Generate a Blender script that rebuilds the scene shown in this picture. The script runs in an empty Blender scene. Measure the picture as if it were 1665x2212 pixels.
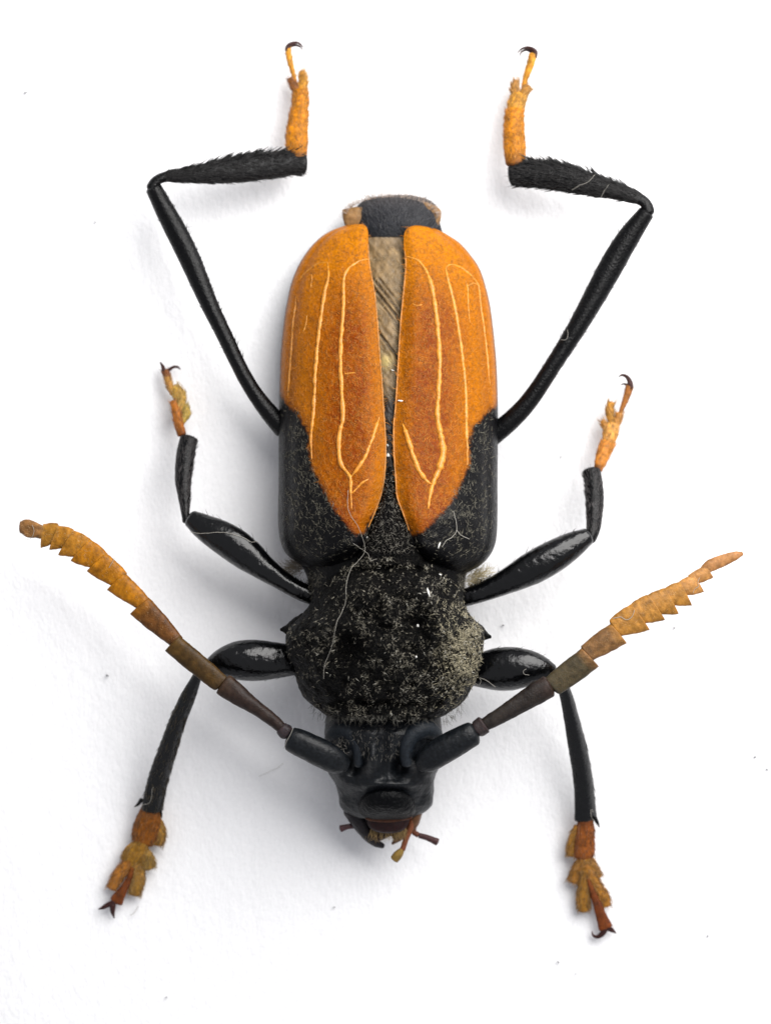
import bpy, math, random
import numpy as np
from mathutils import Vector
from mathutils.bvhtree import BVHTree

rng = np.random.default_rng(7)
random.seed(7)
scene = bpy.context.scene
col = scene.collection
scene.unit_settings.scale_length = 0.01            # one unit is one centimetre: the beetle is about 4 cm long

# ------------------------------------------------------------------ camera, world, lamp, exposure
U = 0.0027            # centimetres per map unit (the plan is drawn on a 1665 x 2212 map)
H = 4600.0            # camera height over the paper, in map units
CX, CY = 832.5, 1106.0

def W(p):             # plan coordinates (x right, y down, z up) -> scene
    p = np.asarray(p, dtype=float)
    k = 1 - p[..., 2] / H
    return np.stack([(p[..., 0] - CX) * U * k, -(p[..., 1] - CY) * U * k, p[..., 2] * U], axis=-1)

cam_d = bpy.data.cameras.new('camera')
cam = bpy.data.objects.new('camera', cam_d); col.objects.link(cam)
cam.location = (0, 0, H * U)
cam_d.sensor_fit = 'VERTICAL'; cam_d.sensor_height = 24
cam_d.lens = 12 / (1106.0 / H)
cam_d.clip_start = 0.1; cam_d.clip_end = 200
cam_d.dof.use_dof = True
cam_d.dof.focus_distance = (H - 270) * U
cam_d.dof.aperture_fstop = cam_d.lens * 1e-3 / (75 * U)
scene.camera = cam

world = bpy.data.worlds.new('World'); scene.world = world
world.use_nodes = True
wb = world.node_tree.nodes['Background']
wb.inputs[0].default_value = (0.93, 0.94, 1.0, 1); wb.inputs[1].default_value = 0.52

ld = bpy.data.lights.new('window_light', 'AREA'); ld.shape = 'RECTANGLE'
ld.size = 10.5; ld.size_y = 10.5; ld.energy = 3050; ld.color = (1.0, 0.985, 0.965)
lamp = bpy.data.objects.new('window_light', ld); col.objects.link(lamp)
LD = Vector((5.4, 6.4, 8.8)).normalized()
lamp.location = LD * 11.7
lamp.rotation_euler = (-LD).to_track_quat('-Z', 'Y').to_euler()

scene.view_settings.view_transform = 'Standard'; scene.view_settings.look = 'None'
scene.view_settings.exposure = 0; scene.view_settings.gamma = 1

# ------------------------------------------------------------------ helpers
def _hash(i, j, k, s):
    n = (i * 374761393 + j * 668265263 + k * 2147483647 % 1013904223 + k * 1274126177 + s * 974634777) & 0xffffffff
    n = ((n ^ (n >> 13)) * 1274126177) & 0xffffffff
    n = (n ^ (n >> 16)) & 0xffffffff
    return n / 4294967295.0

def vnoise(p, scale, seed=0):
    q = np.asarray(p, float) / scale
    i = np.floor(q).astype(np.int64); f = q - i; f = f * f * (3 - 2 * f)
    r = 0
    for a in (0, 1):
        for b in (0, 1):
            for c in (0, 1):
                w = (f[..., 0] if a else 1 - f[..., 0]) * (f[..., 1] if b else 1 - f[..., 1]) * (f[..., 2] if c else 1 - f[..., 2])
                r = r + w * _hash(i[..., 0] + a, i[..., 1] + b, i[..., 2] + c, seed)
    return r * 2 - 1

def fbm(p, scale, octs=3, seed=0):
    r = 0; a = 1; t = 0
    for o in range(octs):
        r = r + a * vnoise(p, scale / 2 ** o, seed + o * 17); t += a; a *= .55
    return r / t

def crv(pts, n, closed=False):
    """Catmull-Rom resample of rows of any width, by chord length of the first two columns."""
    p = np.asarray(pts, float)
    if len(p) == 2:
        t = np.linspace(0, 1, n)[:, None]; return p[0] * (1 - t) + p[1] * t
    d = np.concatenate([[0], np.cumsum(np.maximum(np.linalg.norm(np.diff(p[:, :3], axis=0), axis=1), 1e-3))])
    m = np.zeros_like(p)
    m[1:-1] = (p[2:] - p[:-2]) / (d[2:] - d[:-2])[:, None]
    m[0] = (p[1] - p[0]) / (d[1] - d[0]); m[-1] = (p[-1] - p[-2]) / (d[-1] - d[-2])
    s = np.linspace(0, d[-1], n)
    k = np.clip(np.searchsorted(d, s, side='right') - 1, 0, len(p) - 2)
    h = (d[k + 1] - d[k]); t = ((s - d[k]) / h)[:, None]; h = h[:, None]
    return ((2 * t**3 - 3 * t**2 + 1) * p[k] + (t**3 - 2 * t**2 + t) * h * m[k]
            + (-2 * t**3 + 3 * t**2) * p[k + 1] + (t**3 - t**2) * h * m[k + 1])

def inside(poly, x, y):
    poly = np.asarray(poly, float); r = np.zeros(np.shape(x), bool)
    for (x0, y0), (x1, y1) in zip(poly, np.roll(poly, -1, axis=0)):
        if y0 == y1: continue
        c = ((y0 > y) != (y1 > y)) & (x < (x1 - x0) * (y - y0) / (y1 - y0) + x0)
        r ^= c
    return r

def pdist(poly, x, y, closed=True):
    poly = np.asarray(poly, float); best = np.full(np.shape(x), 1e9)
    nxt = np.roll(poly, -1, axis=0) if closed else poly[1:]
    for a, b in zip(poly, nxt):
        ab = b - a; L = max(ab @ ab, 1e-9)
        t = np.clip(((x - a[0]) * ab[0] + (y - a[1]) * ab[1]) / L, 0, 1)
        best = np.minimum(best, np.hypot(x - a[0] - t * ab[0], y - a[1] - t * ab[1]))
    return best

WL = {}               # world position of every object made here
def link(o, parent, loc):
    col.objects.link(o); WL[o.name] = np.array(loc, float)
    if parent is not None:
        o.parent = parent; o.location = np.array(loc) - WL[parent.name]
    else:
        o.location = loc
    return o

def mesh(name, v, f, mat, parent=None, colour=None, smooth=True, kind=None, base=False):
    """v in plan coordinates; one mesh object with its origin in its own middle."""
    v = np.asarray(v, float); w = W(v)
    a = w - w.mean(0); q = f if isinstance(f, np.ndarray) else np.array([list(g)[:3] for g in f])
    if (a[q[:, 0]] * np.cross(a[q[:, 1]], a[q[:, 2]])).sum() < 0:
        f = f[:, ::-1] if isinstance(f, np.ndarray) else [list(g)[::-1] for g in f]
    c = (w.min(0) + w.max(0)) / 2
    if base: c[2] = w[:, 2].min()
    me = bpy.data.meshes.new(name)
    if isinstance(f, np.ndarray):
        n, k = f.shape
        me.vertices.add(len(w)); me.vertices.foreach_set('co', (w - c).astype(np.float32).ravel())
        me.loops.add(n * k); me.loops.foreach_set('vertex_index', f.astype(np.int32).ravel())
        me.polygons.add(n); me.polygons.foreach_set('loop_start', np.arange(0, n * k, k, dtype=np.int32))
        me.update(calc_edges=True)
    else:
        me.from_pydata((w - c).tolist(), [], [list(map(int, q)) for q in f])
    me.validate()
    if smooth: me.polygons.foreach_set('use_smooth', [True] * len(me.polygons))
    if colour is not None:
        a = me.color_attributes.new('Col', 'FLOAT_COLOR', 'POINT')
        cc = np.ones((len(w), 4), np.float32); cc[:, :3] = colour
        a.data.foreach_set('color', cc.ravel())
    me.materials.append(mat)
    o = bpy.data.objects.new(name, me)
    if kind: o['kind'] = kind
    link(o, parent, c)
    return o

def tree(v, f):
    return BVHTree.FromPolygons([tuple(p) for p in v], [list(map(int, q)) for q in f])

def drop(tr, x, y):
    h = tr.ray_cast(Vector((x, y, 2000)), Vector((0, 0, -1)))
    return h[0], h[1]

def quads(n, m, wrap=True):
    i = np.arange(n - 1)[:, None]; j = np.arange(m if wrap else m - 1)[None, :]; j2 = (j + 1) % m
    return np.stack([i * m + j + 0 * i, i * m + j2 + 0 * i, (i + 1) * m + j2, (i + 1) * m + j], -1).reshape(-1, 4)

def tube(rows, n=40, seg=20, e=2.0, cap=0.5, cap0=None, disp=0, dscale=20, seed=0, flatbot=1.0, roll=0.0, sm=0):
    """rows: (x, y, z, half width left of travel, half width right, half height)."""
    r = crv(rows, n)
    for _ in range(sm): r[1:-1] = (r[:-2] + 2 * r[1:-1] + r[2:]) / 4
    C = r[:, :3]; wl, wr, h = r[:, 3].copy(), r[:, 4].copy(), r[:, 5].copy()
    T = np.gradient(C, axis=0); T /= np.linalg.norm(T, axis=1)[:, None] + 1e-9
    S = -np.cross(T, [0, 0, 1.0]); S /= np.linalg.norm(S, axis=1)[:, None] + 1e-9
    Up = np.cross(T, S)
    if roll:
        S, Up = S * math.cos(roll) + Up * math.sin(roll), Up * math.cos(roll) - S * math.sin(roll)
    cap0 = cap if cap0 is None else cap0
    def caps(k, c):
        q = np.array([0.995, .94, .85, .68, .45, .22]) if c > 0 else np.array([1.0])
        sc = np.sqrt(1 - q ** 2) if c > 0 else np.array([.02])
        rr = (wl[k] + wr[k]) / 2 * c
        return q * rr, sc
    q0, s0 = caps(0, cap0); q1, s1 = caps(-1, cap)
    CC = np.concatenate([C[0] - T[0] * q0[:, None], C, C[-1] + T[-1] * q1[::-1, None]])
    SS = np.concatenate([np.repeat(S[:1], len(q0), 0), S, np.repeat(S[-1:], len(q1), 0)])
    UU = np.concatenate([np.repeat(Up[:1], len(q0), 0), Up, np.repeat(Up[-1:], len(q1), 0)])
    ext = lambda a: np.concatenate([a[0] * s0, a, a[-1] * s1[::-1]])
    WLt, WRt, HH = ext(wl), ext(wr), ext(h)
    a = np.linspace(0, 2 * np.pi, seg, endpoint=False)
    ca, sa = np.cos(a), np.sin(a)
    cx = np.sign(ca) * np.abs(ca) ** (2 / e); sx = np.sign(sa) * np.abs(sa) ** (2 / e)
    sx = np.where(sx < 0, sx * flatbot, sx)
    wid = np.where(ca[None, :] > 0, WRt[:, None], WLt[:, None])
    V = CC[:, None] + SS[:, None] * (wid * cx[None, :])[..., None] + UU[:, None] * (HH[:, None] * sx[None, :])[..., None]
    N = len(CC); V = V.reshape(-1, 3)
    if disp:
        cen = np.repeat(CC, seg, 0); d = V - cen; L = np.linalg.norm(d, axis=1)[:, None] + 1e-6
        V = V + d / L * (fbm(V, dscale, 3, seed) * disp * np.minimum(1, L[:, 0] / 8))[:, None]
    F = [list(q) for q in quads(N, seg)]
    V = np.concatenate([V, CC[:1], CC[-1:]])
    F += [[N * seg, (j + 1) % seg, j] for j in range(seg)] + [[N * seg + 1, (N - 1) * seg + j, (N - 1) * seg + (j + 1) % seg] for j in range(seg)]
    tpar = np.concatenate([np.repeat(np.linspace(0, 1, N), seg), [0, 1]])
    return V, F, dict(C=C, T=T, S=S, U=Up, wl=wl, wr=wr, h=h, t=tpar)

def ramp(t, stops):
    xs = [s[0] for s in stops]; cs = np.array([s[1] for s in stops])
    return np.stack([np.interp(t, xs, cs[:, k]) for k in range(3)], -1)

def hairs(name, P, N, D, length, width, mat, parent, colour=None, curl=.25, lift=.3, k=3, kind='stuff', cvar=(.7, 1.25)):
    """Many fine tapering hairs as one piece. P, N, D: roots, normals, directions (plan)."""
    P = np.asarray(P, float); n = len(P)
    if n == 0: return None
    N = np.asarray(N, float); D = np.asarray(D, float)
    D = D - N * (D * N).sum(1)[:, None] * .6
    D /= np.linalg.norm(D, axis=1)[:, None] + 1e-9
    S = np.cross(D, N); S /= np.linalg.norm(S, axis=1)[:, None] + 1e-9
    B = np.cross(S, D)
    L = (length * rng.uniform(.55, 1.35, n))[:, None]; w = (width * rng.uniform(.7, 1.2, n))[:, None]
    cu = rng.normal(0, curl, n)[:, None]; cu2 = rng.normal(0, curl * .7, n)[:, None]
    rings = []
    for q in range(k + 1):
        s = q / k
        c = P + D * L * s * (1 - .25 * s * np.abs(cu)) + S * L * (cu * s * s + cu2 * s * (1 - s) * 2) + N * L * lift * (1.2 * s - .9 * s * s) - N * .8
        r = w * (1 - .82 * s) * .5
        for a in (0, 2.0944, 4.1888):
            rings.append(c + S * r * math.cos(a) + B * r * math.sin(a))
    V = np.stack(rings, 1).reshape(-1, 3); m = 3 * (k + 1)
    f = []
    for q in range(k):
        for a in range(3):
            f.append([q * 3 + a, q * 3 + (a + 1) % 3, q * 3 + 3 + (a + 1) % 3, q * 3 + 3 + a])
    f = np.array(f)
    F = (f[None] + (np.arange(n) * m)[:, None, None]).reshape(-1, 4)
    cc = None
    if colour is not None:
        colour = np.asarray(colour, float)
        if colour.ndim == 1: colour = np.repeat(colour[None], n, 0)
        colour = np.minimum(colour * rng.uniform(*cvar, n)[:, None], .75)
        cc = np.repeat(colour, m, 0)
    return mesh(name, V, F, mat, parent, cc, smooth=False, kind=kind)

def sample(tr, poly, n, dens=None):
    poly = np.asarray(poly, float); lo, hi = poly.min(0), poly.max(0)
    P, N = [], []
    tries = 0
    while len(P) < n and tries < 40:
        tries += 1
        xy = rng.uniform(lo, hi, (n, 2)); xy = xy[inside(poly, xy[:, 0], xy[:, 1])]
        if dens is not None: xy = xy[rng.random(len(xy)) < dens(xy[:, 0], xy[:, 1])]
        for x, y in xy:
            h, nn = drop(tr, x, y)
            if h is not None:
                if nn.z < 0: nn = -nn
                P.append(h[:]); N.append(nn[:])
                if len(P) >= n: break
    return np.array(P), np.array(N)

def side_setae(info, sgn, t0, t1, n, lean=.8, out=.6, up=.2, spread=.5):
    """roots on the flank of a tube (sgn +1 right of travel, -1 left)."""
    m = len(info['C']); k = rng.uniform(t0, t1, n) * (m - 1); i = k.astype(int).clip(0, m - 2); f = (k - i)[:, None]
    g = lambda a: a[i] * (1 - f) + a[i + 1] * f
    ww = (info['wr'] if sgn > 0 else info['wl'])[:, None]
    an = rng.uniform(-spread, spread, n)[:, None]
    C, S, Up, T = g(info['C']), g(info['S']), g(info['U']), g(info['T'])
    nn = S * sgn * np.cos(an) + Up * np.sin(an)
    P = C + S * sgn * g(ww) * np.cos(an) * .97 + Up * g(info['h'][:, None]) * np.sin(an) * .97
    D = T * lean + nn * out + Up * up + rng.normal(0, .12, (n, 3))
    return P, nn, D

def top_setae(info, t0, t1, n, lean=1.0, spread=1.2):
    m = len(info['C']); k = rng.uniform(t0, t1, n) * (m - 1); i = k.astype(int).clip(0, m - 2); f = (k - i)[:, None]
    g = lambda a: a[i] * (1 - f) + a[i + 1] * f
    an = rng.uniform(-spread, spread, n)[:, None]
    C, S, Up, T = g(info['C']), g(info['S']), g(info['U']), g(info['T'])
    ww = np.where(an > 0, g(info['wr'][:, None]), g(info['wl'][:, None]))
    nn = S * np.sin(an) + Up * np.cos(an)
    P = C + S * ww * np.sin(an) + Up * g(info['h'][:, None]) * np.cos(an)
    return P, nn, T * lean + nn * .25 + rng.normal(0, .15, (n, 3))

# ------------------------------------------------------------------ materials
def dk(c, k): return tuple(v * k for v in c)
def material(name, base=None, rough=.4, var=.3, vscale=60, bump=.3, bscale=120, bdist=.002, coat=0.0, sss=0.0, spec=.5,
             rvar=.1, trans=0.0, stretch=None, dust=None, dscale=25):
    m = bpy.data.materials.new(name); m.use_nodes = True
    nt = m.node_tree; nd = nt.nodes; lk = nt.links
    b = nd['Principled BSDF']
    geo = nd.new('ShaderNodeNewGeometry')
    vec = geo.outputs['Position']
    if stretch:
        mp = nd.new('ShaderNodeVectorMath'); mp.operation = 'MULTIPLY'; mp.inputs[1].default_value = stretch
        lk.new(vec, mp.inputs[0]); vec = mp.outputs[0]
    if base is None:
        at = nd.new('ShaderNodeAttribute'); at.attribute_name = 'Col'; src = at.outputs['Color']
    else:
        rgb = nd.new('ShaderNodeRGB'); rgb.outputs[0].default_value = (*base, 1); src = rgb.outputs[0]
    n1 = nd.new('ShaderNodeTexNoise'); n1.inputs['Scale'].default_value = vscale; n1.inputs['Detail'].default_value = 6
    lk.new(vec, n1.inputs['Vector'])
    mr = nd.new('ShaderNodeMapRange'); mr.inputs[1].default_value = .3; mr.inputs[2].default_value = .7
    mr.inputs[3].default_value = 1 - var; mr.inputs[4].default_value = 1 + var
    lk.new(n1.outputs['Fac'], mr.inputs[0])
    mul = nd.new('ShaderNodeVectorMath'); mul.operation = 'SCALE'
    lk.new(src, mul.inputs[0]); lk.new(mr.outputs[0], mul.inputs['Scale'])
    out = mul.outputs[0]
    if dust:
        n3 = nd.new('ShaderNodeTexNoise'); n3.inputs['Scale'].default_value = dscale; n3.inputs['Detail'].default_value = 9; n3.inputs['Roughness'].default_value = .75
        lk.new(geo.outputs['Position'], n3.inputs['Vector'])
        m3 = nd.new('ShaderNodeMapRange'); m3.inputs[1].default_value = .52; m3.inputs[2].default_value = .66; m3.inputs[4].default_value = dust[3]
        lk.new(n3.outputs['Fac'], m3.inputs[0])
        mx = nd.new('ShaderNodeMix'); mx.data_type = 'RGBA'; lk.new(m3.outputs[0], mx.inputs[0])
        lk.new(out, mx.inputs[6]); mx.inputs[7].default_value = (*dust[:3], 1); out = mx.outputs[2]
    lk.new(out, b.inputs['Base Color'])
    r2 = nd.new('ShaderNodeMapRange'); r2.inputs[1].default_value = .3; r2.inputs[2].default_value = .7
    r2.inputs[3].default_value = max(rough - rvar, .05); r2.inputs[4].default_value = rough + rvar
    n4 = nd.new('ShaderNodeTexNoise'); n4.inputs['Scale'].default_value = vscale * .5; n4.inputs['Detail'].default_value = 4
    lk.new(geo.outputs['Position'], n4.inputs['Vector'])
    lk.new(n4.outputs['Fac'], r2.inputs[0]); lk.new(r2.outputs[0], b.inputs['Roughness'])
    n2 = nd.new('ShaderNodeTexNoise'); n2.inputs['Scale'].default_value = bscale; n2.inputs['Detail'].default_value = 5
    lk.new(vec, n2.inputs['Vector'])
    bp = nd.new('ShaderNodeBump'); bp.inputs['Strength'].default_value = bump; bp.inputs['Distance'].default_value = bdist
    lk.new(n2.outputs['Fac'], bp.inputs['Height']); lk.new(bp.outputs[0], b.inputs['Normal'])
    b.inputs['Coat Weight'].default_value = coat; b.inputs['Coat Roughness'].default_value = .15
    b.inputs['Specular IOR Level'].default_value = spec
    if sss:
        b.inputs['Subsurface Weight'].default_value = sss; b.inputs['Subsurface Radius'].default_value = (1, .45, .15)
        b.inputs['Subsurface Scale'].default_value = .04
    return m

M_GLOSS = material('glossy_black_cuticle', (.0010, .0011, .0014), rough=.15, var=.4, rvar=.09, vscale=40, bump=.5, bscale=26, bdist=.012, spec=.38)
M_BLACK = material('black_cuticle', (.0014, .0014, .0017), rough=.30, var=.4, bump=.7, bscale=80, bdist=.006, spec=.18)
M_SHIN = material('polished_shin_cuticle', (.0014, .0016, .002), rough=.28, var=.4, bump=.5, bscale=60, bdist=.005, spec=.34)
M_MATT = material('rough_black_cuticle', (.0010, .0010, .0011), rough=.5, var=.5, bump=1.0, bscale=60, bdist=.03, spec=.07, dust=(.10, .09, .07, .22), dscale=75)
M_HEAD = material('dull_black_cuticle', (.0042, .0052, .0066), rough=.4, var=.5, bump=.5, bscale=50, bdist=.007, spec=.22)
M_EYE = material('eye_surface', (.010, .013, .017), rough=.42, var=.4, bump=1.0, bscale=150, bdist=.004, spec=.2)
M_ELY = material('elytron_cuticle', None, rough=.36, var=.2, vscale=60, bump=.8, bscale=90, bdist=.008, sss=.03, spec=.09)
def shoulder_gloss(m):
    nt = m.node_tree; nd = nt.nodes; b = nd['Principled BSDF']; at = [n for n in nd if n.type == 'ATTRIBUTE'][0]
    sp = nd.new('ShaderNodeSeparateColor'); mr = nd.new('ShaderNodeMapRange')
    mr.inputs[1].default_value = .003; mr.inputs[2].default_value = .06; mr.inputs[3].default_value = .06; mr.inputs[4].default_value = .0
    nt.links.new(at.outputs['Color'], sp.inputs[0]); nt.links.new(sp.outputs[0], mr.inputs[0]); nt.links.new(mr.outputs[0], b.inputs['Coat Weight'])
    b.inputs['Coat Roughness'].default_value = .24
shoulder_gloss(M_ELY)
M_VEIN = material('vein_cuticle', (.55, .215, .016), rough=.35, var=.3, vscale=60, bump=.6, bscale=120, bdist=.004, sss=.1)
M_COL = material('coloured_cuticle', None, rough=.42, var=.25, vscale=45, bump=.6, bscale=110, bdist=.005, sss=.15, spec=.18)
M_TARSUS = material('tarsus_cuticle', None, rough=.5, var=.25, vscale=60, bump=.6, bscale=120, bdist=.005, sss=.25, spec=.18)
M_WING = material('wing_membrane', None, rough=.45, var=.35, vscale=30, bump=.6, bscale=45, bdist=.01, spec=.3, stretch=(1, .45, 1))
M_HAIR = material('hair', None, rough=.5, var=.1, bump=0, spec=.4)
M_FIB = material('fibre', (.34, .32, .28), rough=.5, var=.1, bump=0, spec=.4)
M_SPECK = material('dust', (.10, .10, .11), rough=.8, var=.3, bump=0)

def paper_material():
    m = bpy.data.materials.new('white_paper'); m.use_nodes = True
    nt = m.node_tree; nd = nt.nodes; lk = nt.links; b = nd['Principled BSDF']
    geo = nd.new('ShaderNodeNewGeometry')
    mp = nd.new('ShaderNodeVectorMath'); mp.operation = 'MULTIPLY'; mp.inputs[1].default_value = (1, .55, 1); lk.new(geo.outputs['Position'], mp.inputs[0])
    a = nd.new('ShaderNodeTexNoise'); a.inputs['Scale'].default_value = 26; a.inputs['Detail'].default_value = 8; a.inputs['Roughness'].default_value = .62; lk.new(mp.outputs[0], a.inputs['Vector'])
    bp = nd.new('ShaderNodeBump'); bp.inputs['Strength'].default_value = .65; bp.inputs['Distance'].default_value = .012
    lk.new(a.outputs['Fac'], bp.inputs['Height']); lk.new(bp.outputs[0], b.inputs['Normal'])
    c = nd.new('ShaderNodeTexNoise'); c.inputs['Scale'].default_value = 60; c.inputs['Detail'].default_value = 6; lk.new(geo.outputs['Position'], c.inputs['Vector'])
    r = nd.new('ShaderNodeValToRGB'); r.color_ramp.elements[0].position = .3; r.color_ramp.elements[1].position = .7
    r.color_ramp.elements[0].color = (.80, .80, .81, 1); r.color_ramp.elements[1].color = (.84, .84, .85, 1)
    lk.new(c.outputs['Fac'], r.inputs[0]); lk.new(r.outputs[0], b.inputs['Base Color'])
    b.inputs['Roughness'].default_value = .75; b.inputs['Specular IOR Level'].default_value = .25
    return m

# ------------------------------------------------------------------ the paper
def build_paper():
    n, m = 330, 420
    X, Y = np.meshgrid(np.linspace(-1300, 2965, n), np.linspace(-1300, 3512, m), indexing='xy')
    P = np.stack([X, Y, 0 * X], -1)
    Z = fbm(P * [1, .45, 1], 260, 3, 5) * 5.0 + fbm(P * [1, .3, 1], 46, 3, 9) * 1.0 - 6.5
    w = W(np.stack([X, Y, 0 * X], -1)); w[..., 2] = Z * U
    me = bpy.data.meshes.new('paper')
    me.from_pydata(w.reshape(-1, 3).tolist(), [], quads(m, n, False)[:, ::-1].tolist())
    me.polygons.foreach_set('use_smooth', [True] * len(me.polygons)); me.materials.append(paper_material())
    o = bpy.data.objects.new('paper', me); o['kind'] = 'structure'
    o['label'] = 'slightly wavy sheet of white paper lying under the beetle'
    link(o, None, (0, 0, 0))
build_paper()

# ------------------------------------------------------------------ the beetle
root = bpy.data.objects.new('beetle', None); root.empty_display_size = .3
root['label'] = 'black longhorn beetle with orange wing cases and toothed orange antennae lying on white paper'
root['category'] = 'beetle'
link(root, None, W(np.array([835., 1150., 0.])))
SURF = []             # (vertices, faces) of everything fibres may rest on

def reg(v, f):
    off = sum(len(a) for a, _ in SURF)
    SURF.append((np.asarray(v), [[int(i) + off for i in q] for q in f]))

# --- body: one closed skin from the abdomen tip to the neck
def loft(rows, n, seg, e=2.2, fn=None, bend=None):
    """rows: (y, x left, x right, z top, z bottom)."""
    p = np.asarray(rows, float)
    q = crv(np.column_stack([p[:, 0], p[:, 0] * 0, p[:, 0] * 0, p]), n)[:, 3:]
    q[:, 0] = np.sort(q[:, 0])
    y, xl, xr, zt, zb = q.T
    a = np.linspace(0, 2 * np.pi, seg, endpoint=False)
    c, s = np.cos(a), np.sin(a)
    cx = np.sign(c) * np.abs(c) ** (2 / e); sx = np.sign(s) * np.abs(s) ** (2 / e)
    xm, hw, zm = (xl + xr) / 2, (xr - xl) / 2, (zt * .42 + zb * .58)
    X = xm[:, None] + hw[:, None] * cx
    Z = np.where(sx > 0, zm[:, None] + (zt - zm)[:, None] * sx, zm[:, None] + (zm - zb)[:, None] * sx)
    Y = y[:, None] + 0 * X
    if bend is not None: Y = Y + bend(np.linspace(0, 1, n))[:, None] * (cx ** 2)
    V = np.stack([X, Y, Z], -1)
    if fn is not None: V = fn(V, np.linspace(0, 1, n)[:, None] + 0 * X, np.maximum(sx, 0)[None, :] + 0 * X)
    V = V.reshape(-1, 3)
    F = quads(n, seg).tolist()
    V = np.concatenate([V, V[:seg].mean(0)[None], V[-seg:].mean(0)[None]])
    F += [[n * seg, (j + 1) % seg, j] for j in range(seg)] + [[n * seg + 1, (n - 1) * seg + j, (n - 1) * seg + (j + 1) % seg] for j in range(seg)]
    return V, F

def body_fn(V, t, up):
    y = V[..., 1]
    V[..., 2] += up * 5 * np.sin((y - 430) / 26.0) * (y < 700) + fbm(V, 22, 3, 3) * 3 * up
    return V
bv, bf = loft([(421, 838, 886, 50, 32), (427, 800, 916, 64, 24), (438, 778, 936, 74, 18), (455, 766, 948, 80, 14), (480, 768, 950, 90, 10), (510, 745, 960, 96, 6),
               (560, 700, 990, 104, 4), (640, 665, 1024, 130, 2), (760, 640, 1044, 170, 2), (900, 616, 1062, 214, 4), (1040, 610, 1066, 226, 10),
               (1120, 612, 1062, 236, 20), (1200, 640, 1030, 258, 34), (1250, 664, 1004, 262, 48), (1320, 668, 1008, 240, 60), (1420, 668, 1005, 240, 70),
               (1500, 688, 985, 236, 80), (1545, 706, 950, 226, 90), (1575, 716, 940, 214, 96), (1600, 735, 920, 200, 110)], 190, 96, 2.3, body_fn)
ybv = bv[:, 1]
bcol = ramp(ybv, [(421, (.05, .045, .045)), (450, (.022, .022, .025)), (490, (.011, .012, .015)), (530, (.006, .006, .007)), (600, (.0015, .0015, .0015))])
body = mesh('body', bv, bf, material('abdomen_cuticle', None, rough=.5, var=.35, bump=.6, bscale=60, bdist=.01, spec=.15), root, bcol)
reg(bv, bf); T_body = tree(bv, bf)

# --- elytra
OUTL = [(772, 484), (757, 485.5), (744, 488), (720, 496), (693, 512), (666, 540), (645, 573), (630, 609), (619, 658), (611.5, 709), (606, 770), (604, 830), (602.5, 888), (602, 960), (602, 1030),
        (601, 1083), (601, 1129), (605.5, 1168), (618, 1196), (648, 1219), (684, 1236)]
INL = [(772, 484), (784, 484.5), (792, 491), (795, 503), (796, 528), (799, 573), (810, 633), (816, 694), (820, 754), (825, 815), (829, 880), (832, 920), (834, 962), (832, 1023), (826, 1062), (814, 1098),
       (797, 1138), (789, 1165), (780, 1188), (768, 1205)]
OUTR = [(905, 487), (916, 488), (938, 492.5), (965, 506), (993, 525), (1017, 552), (1035, 579), (1047, 612), (1058, 658), (1065, 709), (1071, 770), (1074, 830), (1075, 888), (1075, 960), (1074.5, 1040),
        (1074.5, 1114), (1071, 1168), (1059, 1198), (1035, 1223), (996, 1243)]
INR = [(905, 487), (893, 487.5), (880, 493), (873, 506), (873, 543), (875, 570), (871.5, 618), (867, 664), (863, 709), (859.5, 770), (856, 830), (852, 888), (849, 918), (849, 962), (850.5, 993), (853.5, 1038),
       (856.5, 1074), (868.5, 1107), (882, 1144), (889, 1166), (898, 1190), (912, 1208)]
ORANGE_L = [(590, 480), (820, 470), (850, 900), (850, 1060), (800, 1120), (787, 1152), (769, 1153), (751, 1138), (727, 1102), (708, 1077), (684, 1035), (671, 993), (667, 962), (664, 925), (645, 892), (620, 868), (600, 850), (590, 845)]
ORANGE_R = [(860, 470), (1090, 480), (1085, 868), (1068, 880), (1041, 902), (1021, 924), (1014, 956), (1013, 999), (998, 1038), (977, 1077), (959, 1104), (935, 1129), (914, 1144), (893, 1154), (870, 1110), (840, 1060), (845, 900)]
ztop = lambda y: np.interp(y, [484, 520, 600, 700, 800, 1000, 1120, 1200, 1260], [110, 132, 170, 205, 235, 288, 316, 312, 300])
zedge = lambda y: np.interp(y, [484, 600, 800, 1000, 1200, 1260], [62, 66, 90, 126, 150, 170])

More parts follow.
